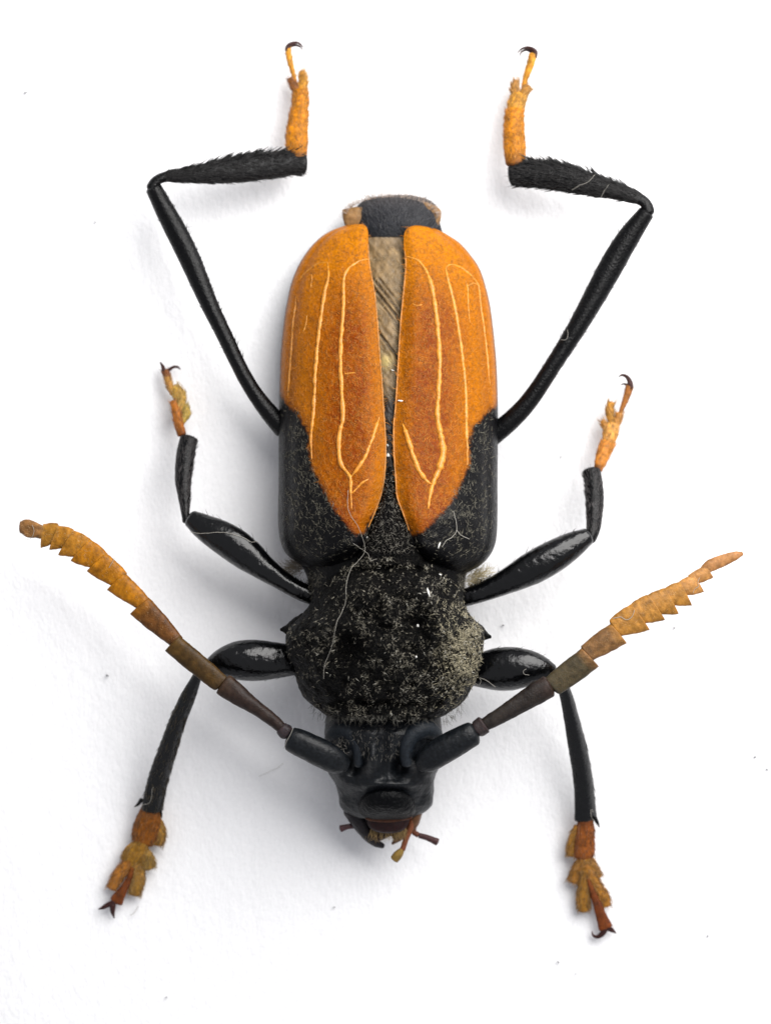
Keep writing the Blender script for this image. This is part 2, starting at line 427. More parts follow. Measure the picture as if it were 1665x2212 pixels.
def elytron(inn, outl, orange, side):
    n, m = 260, 110
    def rs(p):
        q = crv(np.column_stack([p, np.zeros(len(p))]), 1200)
        return q[:, :2]
    A, B = rs(inn), rs(outl)
    # rows share the same share of arc length, eased so that both ends stay clean
    t = np.linspace(0, 1, n) ** 1.15
    ia = np.interp(t, np.linspace(0, 1, 1200), np.arange(1200))
    pick = lambda q: np.stack([np.interp(ia, np.arange(1200), q[:, k]) for k in (0, 1)], -1)
    A, B = pick(A), pick(B)
    s = np.sin(np.linspace(0, np.pi / 2, m)) ** .92
    XY = A[:, None] * (1 - s)[None, :, None] + B[:, None] * s[None, :, None]
    x, y = XY[..., 0], XY[..., 1]
    S = s[None, :] + 0 * x
    f = (1 - S ** 2.3) ** .55
    f *= 1 - .10 * np.exp(-(S / .10) ** 2)
    apex = np.clip(t / .05, 0, 1)[:, None]; f *= (1 - (1 - apex) ** 2) ** .5 * .9 + .1
    basef = np.clip((t - .93) / .07, 0, 1)[:, None]; f *= 1 - .35 * basef ** 2
    z = zedge(y) + (ztop(y) - zedge(y)) * f
    # a shallow channel inside the outer rim, ribs along the veins, and an uneven skin
    z -= 5 * np.exp(-((S - .90) / .04) ** 2)
    P = np.stack([x, y, z], -1)
    z = z + fbm(P, 60, 2, 11 + side) * 4 * (1 - S ** 4) + fbm(P, 14, 3, 21 + side) * 1.6
    V1 = np.stack([x, y, z], -1).reshape(-1, 3)
    V2 = V1.copy(); V2[:, 2] -= 7
    cen = np.array([840. , 900, 0]); V2[:, 0] += (cen[0] - V2[:, 0]) * .006
    F1 = quads(n, m, False)
    N = n * m
    F = np.concatenate([F1, F1[:, ::-1] + N])
    rim = []
    idx = lambda i, j: i * m + j
    for i in range(n - 1):
        rim.append([idx(i, 0), idx(i + 1, 0), idx(i + 1, 0) + N, idx(i, 0) + N][::-1]); rim.append([idx(i, m - 1), idx(i + 1, m - 1), idx(i + 1, m - 1) + N, idx(i, m - 1) + N])
    for j in range(m - 1):
        rim.append([idx(0, j), idx(0, j + 1), idx(0, j + 1) + N, idx(0, j) + N]); rim.append([idx(n - 1, j), idx(n - 1, j + 1), idx(n - 1, j + 1) + N, idx(n - 1, j) + N][::-1])
    F = np.concatenate([F, np.array(rim)])
    # colour: rusty middle, brighter tip and flank, black shoulder with a ragged border
    d = pdist(orange, x, y); sd = np.where(inside(orange, x, y), d, -d)
    sd = sd + fbm(P, 22, 3, 31) * 8 + fbm(P, 5, 2, 37) * 6
    k = np.clip(sd / 9 + .5, 0, 1)[..., None]; k = k * k * (3 - 2 * k)
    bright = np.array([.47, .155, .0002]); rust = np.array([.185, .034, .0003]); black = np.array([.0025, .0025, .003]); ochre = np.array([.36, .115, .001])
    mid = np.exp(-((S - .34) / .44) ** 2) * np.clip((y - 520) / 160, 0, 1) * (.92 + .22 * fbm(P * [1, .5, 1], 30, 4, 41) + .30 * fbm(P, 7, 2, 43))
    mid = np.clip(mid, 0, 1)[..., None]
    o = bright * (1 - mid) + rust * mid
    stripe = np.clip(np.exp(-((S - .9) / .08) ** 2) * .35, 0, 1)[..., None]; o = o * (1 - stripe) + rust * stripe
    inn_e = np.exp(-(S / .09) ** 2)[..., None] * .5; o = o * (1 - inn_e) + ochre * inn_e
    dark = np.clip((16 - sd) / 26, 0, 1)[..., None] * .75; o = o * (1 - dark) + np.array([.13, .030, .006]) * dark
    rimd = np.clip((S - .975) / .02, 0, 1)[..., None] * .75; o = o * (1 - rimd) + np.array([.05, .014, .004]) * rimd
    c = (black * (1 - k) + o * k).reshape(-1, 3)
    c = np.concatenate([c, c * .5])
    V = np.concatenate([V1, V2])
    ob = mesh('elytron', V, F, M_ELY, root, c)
    ob['label'] = 'orange wing case with pale veins and black shoulder, on the %s' % ('left' if side < 0 else 'right')
    reg(V, F.tolist())
    return ob, tree(V1, F1.tolist()), V1

VL = [([(795, 560), (782, 562), (769, 568), (752, 581), (743, 600), (742, 664), (737, 724), (735.5, 785), (738.5, 850), (741, 902), (734, 935), (732.5, 978), (738, 1005), (756, 1031), (757, 1053), (760, 1098)], 3.8),
      ([(819, 900), (805, 944), (787, 990), (770, 1016), (759, 1030)], 3.4),
      ([(708, 567), (709.5, 597), (701, 634), (692, 694), (685.5, 755), (681, 815), (680, 845), (676.5, 902), (672, 947), (673.5, 991)], 3.2),
      ([(641, 640), (634, 694), (630, 755), (625.5, 815), (622, 856)], 2.0),
      ([(796, 1035), (782, 1043), (766, 1060), (760, 1066)], 2.2),
      ([(646, 606), (662, 588), (686, 570), (708, 566)], 1.3),
      ([(674, 590), (672, 622)], 1.3), ([(664, 680), (660, 705), (656, 718)], 1.2),
      ([(743, 808), (757, 806), (768, 805)], 1.2)]
VR = [([(874, 555), (886, 556), (905, 565), (920, 585), (930, 612), (940, 664), (946, 724), (949, 785), (947, 845), (944, 902), (952, 944), (956.5, 980), (947, 1015), (935, 1044), (927, 1077), (925, 1098)], 4.3),
      ([(869, 915), (878, 938), (890, 978), (905, 1017), (922, 1040), (932, 1046)], 3.2),
      ([(981, 572), (969, 573), (963, 580), (966, 600), (976, 640), (987, 694), (996, 755), (1003, 815), (1006, 872), (1006.5, 932), (1009, 968), (1009, 1004)], 3.3),
      ([(981, 572), (997, 579), (1017, 597), (1032, 616), (1038, 664), (1046.5, 724), (1053, 785), (1057.5, 832)], 2.2),
      ([(1005, 606), (1009, 622), (1011, 660), (1014, 697)], 1.4),
      ([(1010, 618), (1022, 612), (1033, 616)], 1.4), ([(889, 655), (900, 660), (912, 658)], 1.0)]
def veins(parent, tr, defs, seed):
    for j, (pts, r) in enumerate(defs):
        q = crv(np.column_stack([pts, np.zeros(len(pts))]), max(8, int(len(pts) * 9)))
        jit = vnoise(q, 11, seed + j)
        rows = []
        for i, (x, y, _) in enumerate(q):
            h, nn = drop(tr, x + jit[i] * .7, y)
            if h is None: continue
            u = i / (len(q) - 1); w = 1.22 * r * (1 + .35 * vnoise(np.array([x, y, 0.]), 7, seed + 5)) * min(1, .3 + 5 * min(u, 1 - u)) * (1 + (.45 * min(1, max(0, (y - 880) / 90)) if seed == 61 and j < 2 else 0))
            rows.append((h.x, h.y, h.z - .4, w, w, w * .8))
        v, f, _ = tube(rows, len(rows), 10, cap=.8)
        mesh('vein', v, f, M_VEIN, parent)
ely = {}
for side, inn, outl, org, vd in ((-1, INL, OUTL, ORANGE_L, VL), (1, INR, OUTR, ORANGE_R, VR)):
    ob, tr, V1 = elytron(inn, outl, org, side)
    ely[side] = (ob, tr); veins(ob, tr, vd, 60 + side)
    # pale raised edge along the gap between the wing cases
    q = crv(np.column_stack([inn[4:-3], np.zeros(len(inn) - 7)]), 80)
    rows = []
    for x, y, _ in q:
        h, nn = drop(tr, x + side * 2.2, y)
        if h is not None: rows.append((x + side * 1.2, y, h.z - 1.5, 1.7, 1.7, 2.2))
    v, f, _ = tube(rows, len(rows), 8, cap=.8)
    o = mesh('sutural_rim', v, f, material('rim_cuticle', (.42, .17, .03), rough=.4, var=.4, vscale=30, bump=.4), ob)
    poly = np.array(inn + outl[::-1])
    sgn = side
    def dens(x, y, org=org, outl=outl): 
        return np.clip(pdist(outl, x, y, False) / 22 - .25, 0, 1)
    P, N = sample(tr, poly, 15000, dens)
    ins = inside(org, P[:, 0], P[:, 1])
    ang = rng.normal(-math.pi / 2, .9, len(P))
    D = np.stack([np.cos(ang), np.sin(ang), 0 * ang], -1)
    Po, No, Do = P[ins], N[ins], D[ins]
    hairs('pubescence', Po[::2], No[::2], Do[::2], 12, 1.1, M_HAIR, ob, (.46, .17, .015), curl=.5, lift=.2, cvar=(.4, 1.5))
    bl = ~ins; Pb = P[bl]
    keep = rng.random(len(Pb)) < np.clip(.40 + 1.0 * vnoise(Pb, 13, 4), .04, 1)
    hairs('pubescence', Pb[keep], N[bl][keep], D[bl][keep], 9, 1.6, M_HAIR, ob, (.13, .12, .09), curl=.7, lift=.2)

# --- wing membrane seen between the wing cases
def wing():
    n, m = 170, 40
    y = np.linspace(512, 1040, n); s = np.linspace(-1, 1, m)
    xl = np.interp(y, [p[1] for p in INL[3:]], [p[0] for p in INL[3:]]) - 14
    xr = np.interp(y, [p[1] for p in INR[3:]], [p[0] for p in INR[3:]]) + 14
    X = (xl + xr)[:, None] / 2 + (xr - xl)[:, None] / 2 * s; Y = y[:, None] + 0 * X
    Z = ztop(Y) * .985 - 34 + 0 * X
    Z += 10 * (1 - s ** 2)[None, :]
    u = (X - 811) * .62 - (Y - 627) * .50        # across the diagonal folds
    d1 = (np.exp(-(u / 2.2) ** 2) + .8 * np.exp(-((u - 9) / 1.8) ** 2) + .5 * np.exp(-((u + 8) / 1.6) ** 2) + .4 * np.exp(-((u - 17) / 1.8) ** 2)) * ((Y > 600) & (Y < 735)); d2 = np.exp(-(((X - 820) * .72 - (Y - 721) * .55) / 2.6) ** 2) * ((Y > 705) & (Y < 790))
    P = np.stack([X, Y, 0 * X], -1)
    rot = np.stack([(X * .7 - Y * .7), (X * .7 + Y * .7) * .25, 0 * X], -1)
    fold = fbm(rot, 8, 3, 71)
    Z = Z + fold * 4 - 6 * d1 - 7 * d2
    Z = np.minimum(Z, ztop(Y) - 14)
    c = np.array([.19, .125, .058]) * (1 + .45 * fold[..., None])
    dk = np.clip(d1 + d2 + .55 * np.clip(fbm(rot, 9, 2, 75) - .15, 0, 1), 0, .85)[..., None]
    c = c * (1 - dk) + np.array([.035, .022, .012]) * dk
    yel = np.exp(-((X - 834) / 14) ** 2 - ((Y - 782) / 15) ** 2)[..., None] * .6; c = c * (1 - yel) + np.array([.45, .36, .13]) * yel
    bk = np.clip((Y - 825 + 14 * fold) / 50, 0, 1)[..., None]; c = c * (1 - bk) + np.array([.020, .013, .009]) * bk
    tp = np.clip((540 - Y) / 30, 0, 1)[..., None] * .35; c = c * (1 - tp) + np.array([.12, .10, .08]) * tp
    V = np.stack([X, Y, Z], -1).reshape(-1, 3); V2 = V.copy(); V2[:, 2] -= 4
    F1 = quads(n, m, False); N = len(V)
    rim = [[i * m, (i + 1) * m, (i + 1) * m + N, i * m + N][::-1] for i in range(n - 1)] + [[i * m + m - 1, (i + 1) * m + m - 1, (i + 1) * m + m - 1 + N, i * m + m - 1 + N] for i in range(n - 1)]
    rim += [[j, j + 1, j + 1 + N, j + N] for j in range(m - 1)] + [[(n - 1) * m + j, (n - 1) * m + j + 1, (n - 1) * m + j + 1 + N, (n - 1) * m + j + N][::-1] for j in range(m - 1)]
    F = np.concatenate([F1, F1[:, ::-1] + N, np.array(rim)])
    o = mesh('hind_wing', np.concatenate([V, V2]), F, M_WING, root, np.concatenate([c.reshape(-1, 3)] * 2))
    o['label'] = 'crumpled brown folded hind wing showing between the wing cases'
    reg(V, F1.tolist())
    t = tree(V, F1.tolist())
    P, N_ = sample(t, [(800, 530), (872, 530), (850, 870), (832, 870)], 500)
    hairs('wing_hairs', P, N_, np.tile([.6, .8, 0], (len(P), 1)) + rng.normal(0, .5, (len(P), 3)), 16, .9, M_HAIR, o, (.42, .33, .2), curl=.4, lift=.1)
wing()

# --- abdomen tip: pale side flaps and hair
def slab(name, poly, z, th, mat, parent, colour, dome=4, seed=0, zf=None):
    """A thin solid plate with an outline of its own, slightly domed and uneven."""
    P = crv(np.column_stack([poly + [poly[0]], np.zeros(len(poly) + 1)]), len(poly) * 7)[:-1, :2]
    c = P.mean(0); k = len(P); rings = [1.0, .97, .8, .55, .28]
    V = []; F = []
    for r in rings:
        q = c + (P - c) * r
        hh = z + th * (0 if r == 1 else (.8 if r == .97 else 1)) + dome * (1 - r ** 2)
        zz = np.full(k, hh) if zf is None else zf(q[:, 0], q[:, 1]) + (hh - z)
        zz = zz + fbm(np.column_stack([q, zz * 0]), 10, 2, seed) * 1.5
        V.append(np.column_stack([q, zz]))
    V = np.concatenate(V)
    for a in range(len(rings) - 1):
        F += [[a * k + j, a * k + (j + 1) % k, (a + 1) * k + (j + 1) % k, (a + 1) * k + j] for j in range(k)]
    n0 = len(V); V = np.concatenate([V, [V[-k:].mean(0)], V[:k] - [0, 0, th], [V[:k].mean(0) - [0, 0, th]]])
    F += [[(len(rings) - 1) * k + j, (len(rings) - 1) * k + (j + 1) % k, n0] for j in range(k)]
    F += [[j, n0 + 1 + j, n0 + 1 + (j + 1) % k, (j + 1) % k] for j in range(k)]
    F += [[n0 + 1 + (j + 1) % k, n0 + 1 + j, n0 + 1 + k] for j in range(k)]
    return mesh(name, V, F, mat, parent, np.tile(colour, (len(V), 1))), V, F
for pl in ([(739, 453), (752, 449), (778, 447), (800, 456), (790, 486), (768, 494), (748, 490), (741, 474)],
           [(896, 430), (920, 436), (948, 450), (953, 460), (949, 484), (940, 494), (915, 486), (905, 460)]):
    slab('abdomen_flap', pl, 60, 6, M_COL, body, (.22, .12, .045), 5)
P, N = sample(T_body, [(752, 428), (930, 420), (948, 470), (942, 500), (765, 500), (760, 470)], 380)
D = np.stack([(P[:, 0] - 850) / 90, -np.ones(len(P)) * .9, .3 + 0 * P[:, 0]], -1) + rng.normal(0, .25, (len(P), 3))
hairs('abdomen_hairs', P, N, D, 14, 1.2, M_HAIR, body, (.08, .08, .085), curl=.25)
th = rng.uniform(0, math.pi, 520)
P = np.stack([845 + 98 * np.cos(th), 470 - 44 * np.sin(th), 60 + rng.uniform(-12, 18, 520)], -1)
D = np.stack([np.cos(th) * .8, -np.sin(th) - .2, 0 * th], -1) + rng.normal(0, .3, (520, 3))
hairs('abdomen_fringe', P, np.tile([0, 0, 1.], (520, 1)), D, 15, .9, M_HAIR, body, (.42, .33, .27), curl=.3, lift=.1)

# --- scutellum and the ground between it and the pronotum
def scut():
    rows = [(1008, 838, 846), (1030, 834, 849), (1068, 825, 855), (1095, 814, 865), (1120, 803, 875), (1148, 794, 886), (1170, 786, 896), (1200, 772, 914), (1235, 762, 925)]
    v, f = loft([(y, a, b, np.interp(y, [1008, 1060, 1150, 1235], [278, 304, 322, 306]), 200) for y, a, b in rows], 70, 60, 2.6,
                lambda V, t, up: V + np.stack([0 * t, 0 * t, fbm(V, 12, 3, 81) * 3 * up], -1))
    o = mesh('scutellum', v, f, M_MATT, root); reg(v, f)
    t = tree(v, f)
    P, N = sample(t, [(841, 1015), (855, 1068), (886, 1147), (912, 1190), (775, 1190), (794, 1147), (827, 1068)], 900)
    D = rng.normal(0, 1, (len(P), 3)) * [1, 1, .2] + [0, .6, 0]
    hairs('pubescence', P, N, D, 9, 1.3, M_HAIR, o, (.19, .175, .145), curl=.7, lift=.15)
scut()

# --- pronotum
PR = [(1196, 700, 984), (1204, 692, 992), (1216, 688, 996), (1232, 684, 999), (1250, 681, 1000), (1270, 677, 1001), (1292, 671, 1003), (1312, 663, 1006), (1330, 650, 1016), (1345, 634, 1030), (1358, 624, 1042), (1372, 618, 1046),
      (1395, 618, 1044), (1418, 620, 1041), (1440, 636, 1037), (1463, 639, 1030), (1487, 646, 1018), (1510, 658, 1005), (1527, 675, 991), (1541, 692, 974), (1552, 706, 958), (1558, 722, 942)]
BUMPS = [(718, 1352, 34, 30, 20), (952, 1362, 36, 32, 24), (905, 1350, 22, 24, -20), (752, 1400, 26, 34, -17), (835, 1310, 16, 60, 9), (770, 1290, 30, 26, 13), (905, 1285, 34, 26, 15),
         (840, 1410, 46, 34, 14), (830, 1240, 12, 22, -10), (690, 1440, 26, 30, 10), (985, 1440, 28, 34, 10), (880, 1400, 20, 14, -9), (955, 1262, 16, 20, -10), (720, 1262, 18, 18, -9),
         (650, 1352, 16, 12, 10), (1030, 1372, 16, 12, 10)]
def pro_fn(V, t, up):
    x, y = V[..., 0], V[..., 1]
    b = 0
    for cx, cy, sx, sy, h in BUMPS: b = b + h * np.exp(-((x - cx) / sx) ** 2 - ((y - cy) / sy) ** 2)
    b = b - 11 * np.exp(-((y - 1228 - .0007 * (x - 838) ** 2) / 8) ** 2) - 9 * np.exp(-((y - 1520) / 9) ** 2) + 7 * np.exp(-((y - 1545) / 8) ** 2)
    b = b + (.5 - np.abs(fbm(V, 46, 3, 91))) * 12 + fbm(V, 24, 2, 93) * 5 + fbm(V, 9, 3, 95) * 2.6
    V = V.copy(); V[..., 2] += up ** .7 * b * 2.2
    side = (1 - up) * (V[..., 2] > 80)
    V[..., 0] += side * fbm(V, 16, 3, 97) * 3.0
    return V
prow = [(y, a, b, np.interp(y, [1196, 1215, 1260, 1340, 1420, 1480, 1530, 1558], [296, 322, 350, 366, 356, 330, 296, 250]), np.interp(y, [1196, 1300, 1500, 1558], [150, 70, 84, 130])) for y, a, b in PR]
pv, pf = loft(prow, 240, 220, 2.08, pro_fn, lambda t: 66 * np.clip(1 - t / .36, 0, 1) ** 1.5 - 6 * np.clip((t - .8) / .2, 0, 1))
pron = mesh('pronotum', pv, pf, M_MATT, root); reg(pv, pf); T_pro = tree(pv, pf)
for pts in ([(654, 1358, 196, 34, 34, 26), (636, 1359, 194, 24, 24, 20), (622, 1360, 190, 13, 13, 12), (612, 1360, 188, 6, 7, 6), (608, 1360, 188, 4, 4, 4)], [(1012, 1368, 196, 34, 34, 26), (1032, 1370, 194, 23, 22, 20), (1045, 1373, 190, 13, 12, 12), (1054, 1375, 188, 6, 6, 6), (1058, 1376, 188, 4, 4, 4)]):
    v, f, _ = tube(pts, 18, 18, cap=.8, disp=1.2, dscale=7); mesh('spine', v, f, M_MATT, pron)
POLYP = [(a, y) for y, a, b in PR] + [(b, y) for y, a, b in PR[::-1]]; POLYP[0] = (780, 1196); POLYP[-1] = (900, 1196)
def pden(x, y):
    d = .22 + .5 * vnoise(np.stack([x, y, 0 * x], -1), 26, 7) + .75 * vnoise(np.stack([x, y, 0 * x], -1), 9, 8)
    d += .75 * np.exp(-((x - 1005) / 44) ** 2 - ((y - 1410) / 70) ** 2) + .35 * np.exp(-((x - 920) / 60) ** 2 - ((y - 1300) / 40) ** 2) + .2 * np.exp(-((y - 1530) / 18) ** 2) - .25 * np.exp(-((x - 690) / 60) ** 2 - ((y - 1460) / 60) ** 2)
    d -= 1.0 * np.exp(-((x - 905) / 26) ** 2 - ((y - 1350) / 22) ** 2) + .5 * np.exp(-((x - 750) / 24) ** 2 - ((y - 1390) / 36) ** 2) + .35 * np.exp(-((x - 760) / 90) ** 2 - ((y - 1490) / 36) ** 2)
    return np.clip(d, .03, 1)
P, N = sample(T_pro, POLYP, 7600, pden)
ang = rng.uniform(0, 2 * math.pi, len(P)); D = np.stack([np.cos(ang), np.sin(ang) + .35, 0 * ang], -1)
rt = np.exp(-((P[:, 0] - 1005) / 50) ** 2 - ((P[:, 1] - 1400) / 80) ** 2)[:, None]
hc = np.array([.17, .155, .12]) * (1 - rt) + np.array([.34, .30, .20]) * rt  # hairs paler on the right flank: its lit look is put into their colour
hairs('pubescence', P, N, D, 6.5, 2.3, M_HAIR, pron, hc * 1.0, curl=.8, lift=.1, cvar=(.25, 1.6), k=2)
Pf, Nf = sample(T_pro, POLYP, 2000, lambda x, y: np.exp(-((x - 1004) / 42) ** 2 - ((y - 1405) / 80) ** 2) * np.clip(.6 + vnoise(np.stack([x, y, 0 * x], -1), 8, 12), 0, 1))
hairs('pubescence', Pf, Nf, rng.normal(0, 1, (len(Pf), 3)) * [1, 1, .1], 9, 1.8, M_HAIR, pron, (.36, .32, .215), curl=.8, lift=.2, cvar=(.5, 1.4))  # extra cream hairs, adding to the painted lit look of the right flank
k = rng.random(len(P)) < .035
hairs('pubescence', P[k] + [2, 2, 1], N[k], D[k], 7, 1.7, M_HAIR, pron, (.5, .48, .41), curl=.8, lift=.1)
fx = np.concatenate([rng.uniform(672, 1000, 330)])
fy = np.interp(fx, [672, 700, 760, 840, 930, 965, 1000], [1528, 1548, 1552, 1548, 1556, 1556, 1528])
P = np.array([[a, b + c, (drop(T_pro, a, b - 4)[0] or Vector((0, 0, 190))).z] for a, b, c in zip(fx, fy, rng.uniform(-26, 4, len(fx)))])
D = np.stack([(fx - 838) / 300, np.ones(len(fx)), -.3 + 0 * fx], -1) + rng.normal(0, .35, (len(fx), 3))
hairs('pronotum_fringe', P, np.tile([0, 0, 1.], (len(P), 1)), D, 17, 1.2, M_HAIR, pron, (.10, .095, .08), curl=.45, lift=.1)
for pl in ([(668, 1228), (700, 1240), (690, 1262), (672, 1290), (662, 1262)], [(985, 1240), (1004, 1240), (1010, 1262), (1004, 1296), (992, 1268)]):
    P, N = sample(T_body, pl, 160)
    if len(P): hairs('joint_hairs', P, N, rng.normal(0, 1, (len(P), 3)) * [1, 1, .2], 11, 1.6, M_HAIR, body, (.12, .11, .085), curl=.6, lift=.3, cvar=(.3, 1.5))
# pale tufts at the shoulder joints
for cx, cy, s in ((1026, 1248, 1), (644, 1222, -1)):
    n = 420; a = rng.normal(0, 1, (n, 2))
    P = np.stack([cx + a[:, 0] * 14 * 1.0, cy + a[:, 1] * 8 - s * a[:, 0] * 5 * s, 140 + rng.uniform(-10, 12, n)], -1)
    D = np.stack([s * (.9 + 0 * a[:, 0]), -.25 + a[:, 1] * .4, .1 + 0 * a[:, 0]], -1) + rng.normal(0, .3, (n, 3))
    hairs('shoulder_tuft', P, np.tile([0, 0, 1.], (n, 1)), D, 17, 1.3, M_HAIR, body, (.40, .33, .19) if s > 0 else (.24, .20, .15), curl=.3)

# --- head
HR = [(1540, 706, 950), (1560, 702, 953), (1585, 701, 954), (1610, 702, 954), (1635, 704, 954), (1655, 705, 950), (1668, 709, 943), (1680, 716, 938), (1695, 725, 937), (1715, 730, 936), (1738, 734, 933), (1750, 740, 923), (1760, 752, 908), (1768, 770, 893)]
def bsum(x, y, L):
    b = 0
    for cx, cy, sx, sy, h in L: b = b + h * np.exp(-((x - cx) / sx) ** 2 - ((y - cy) / sy) ** 2)
    return b
HB = [(765, 1652, 20, 26, -26), (862, 1652, 24, 24, -28), (804, 1640, 11, 32, 13), (848, 1628, 12, 30, 8), (826, 1600, 5, 80, -9), (826, 1650, 4, 40, -5), (788, 1585, 26, 22, 6), (868, 1585, 20, 18, 4),
      (834, 1695, 58, 10, 10), (835, 1736, 50, 24, 4), (752, 1722, 16, 22, -7), (913, 1722, 14, 22, -4), (720, 1650, 14, 16, 8), (884, 1640, 9, 26, 14), (905, 1655, 10, 18, -8)]
def head_fn(V, t, up):
    x, y = V[..., 0], V[..., 1]; V = V.copy()
    V[..., 2] += up ** .6 * (bsum(x, y, HB) * 1.5 + fbm(V, 18, 3, 101) * 2.6 + fbm(V, 6, 2, 105) * .9)
    V[..., 0] += (1 - up) * fbm(V, 14, 2, 107) * 1.6
    return V
hrow = [(y, a, b, np.interp(y, [1540, 1580, 1640, 1690, 1740, 1768], [226, 244, 238, 212, 172, 146]), np.interp(y, [1540, 1700, 1768], [70, 54, 66])) for y, a, b in HR]
hv, hf = loft(hrow, 170, 160, 2.6, head_fn)
head = mesh('head', hv, hf, M_HEAD, root); reg(hv, hf); T_head = tree(hv, hf)
# clypeus: smooth dark dome
cv, cf = loft([(1703, 812, 862, 204, 150), (1710, 792, 880, 214, 140), (1724, 779, 892, 217, 130), (1740, 774, 897, 212, 120), (1754, 777, 897, 198, 110), (1764, 786, 890, 178, 105), (1770, 800, 876, 160, 104)], 50, 60, 2.2,
              lambda V, t, up: V + np.stack([0 * t, 0 * t, (fbm(V, 20, 2, 111) * 3 + fbm(V, 6, 2, 113) * .8) * up], -1))
mesh('clypeus', cv, cf, material('clypeus_cuticle', (.0008, .0010, .0014), rough=.42, var=.4, bump=.9, bscale=45, bdist=.012, spec=.10), head); reg(cv, cf)
# eyes: kidney shaped, wrapping round the antenna sockets
for pts in ([(878, 1648, 226, 12, 12, 14), (877, 1618, 232, 16, 16, 18), (888, 1590, 232, 20, 20, 20), (912, 1575, 226, 22, 22, 20), (938, 1584, 206, 17, 17, 18), (947, 1604, 186, 10, 10, 12)],
            [(774, 1650, 212, 10, 10, 12), (772, 1618, 220, 14, 14, 14), (762, 1590, 222, 18, 18, 16), (742, 1578, 216, 19, 19, 16), (720, 1586, 204, 16, 16, 15), (710, 1604, 186, 10, 10, 12)]):
    v, f, _ = tube(pts, 50, 26, cap=.8, disp=.5, dscale=8); mesh('eye', v, f, M_EYE, head); reg(v, f)
n = 0
P, N = sample(T_head, [(706, 1550), (950, 1550), (940, 1580), (870, 1600), (860, 1640), (790, 1640), (770, 1600), (712, 1610)], 420)
hairs('head_hairs', P, N, np.tile([0, 1., .1], (len(P), 1)) + rng.normal(0, .5, (len(P), 3)), 10, 1.1, M_HAIR, head, (.16, .15, .13), curl=.5)
P, N = sample(T_head, [(702, 1595), (744, 1600), (742, 1640), (706, 1640)], 90)
hairs('head_hairs', P, N, rng.normal(0, 1, (len(P), 3)), 14, 1.2, M_HAIR, head, (.3, .28, .25), curl=.5)
# mouthparts
lab, v, f = slab('labrum', [(792, 1766), (836, 1771), (884, 1764), (880, 1784), (866, 1796), (838, 1800), (808, 1795), (794, 1782)], 122, 10, M_COL, head, (.016, .005, .005), 8, 3)
slab('labrum_margin', [(789, 1764), (836, 1769), (890, 1762), (889, 1769), (836, 1777), (790, 1771)], 138, 5, M_COL, head, (.07, .025, .012), 2, 4)
for rows, c, nm in (([(756, 1754, 108, 22, 14, 18), (776, 1778, 98, 20, 16, 18), (796, 1804, 88, 14, 14, 15), (812, 1820, 80, 9, 10, 10), (826, 1827, 76, 6, 6, 6)], (.012, .010, .012), 'mandible'),
                    ([(902, 1756, 108, 10, 20, 18), (892, 1778, 100, 12, 14, 16), (872, 1798, 92, 12, 12, 12), (856, 1815, 84, 6, 8, 8), (848, 1822, 80, 3, 3, 4)], (.10, .045, .02), 'mandible'),
                    ([(764, 1784, 90, 6, 6, 6), (750, 1786, 92, 6, 6, 6), (736, 1790, 94, 8, 8, 7)], (.05, .022, .025), 'palp'),
                    ([(898, 1776, 92, 5, 5, 6), (893, 1796, 90, 6, 6, 6), (903, 1804, 92, 6, 6, 6)], (.10, .03, .015), 'palp'),
                    ([(906, 1805, 92, 6, 6, 6), (924, 1810, 94, 6.5, 6.5, 6), (944, 1819, 96, 8, 8, 6)], (.05, .022, .022), 'palp'),
                    ([(893, 1762, 112, 8, 8, 8), (886, 1790, 108, 7, 7, 8), (876, 1815, 104, 6, 6, 7), (869, 1836, 102, 6, 6, 6)], (.15, .05, .022), 'palp'),
                    ([(868, 1836, 104, 6, 6, 6), (860, 1846, 102, 10, 10, 9), (852, 1856, 98, 10, 10, 9)], (.19, .12, .03), 'palp')):
    v, f, _ = tube(rows, 26, 16, cap=.35 if nm == 'palp' else .8, disp=.7, dscale=8); mesh(nm, v, f, M_COL, head, np.tile(c, (len(v), 1))); reg(v, f)
slab('mouth_gap_fill', [(784, 1776), (830, 1786), (886, 1772), (872, 1800), (852, 1816), (846, 1806), (832, 1812), (812, 1818), (796, 1800)], 92, 8, M_COL, head, (.020, .009, .007), 6, 8)  # dark plate added to fill the gap between jaw and labrum
n = 260; x = rng.uniform(800, 878, n); P = np.stack([x, 1784 + rng.uniform(0, 16, n), 108 + rng.uniform(-6, 8, n)], -1)
D = np.stack([rng.normal(0, .25, n), np.ones(n), -.2 + 0 * x], -1)
hairs('mouth_hairs', P, np.tile([0, 0, 1.], (n, 1)), D, 20, 1.3, M_HAIR, head, (.33, .22, .09), curl=.2, lift=.1)

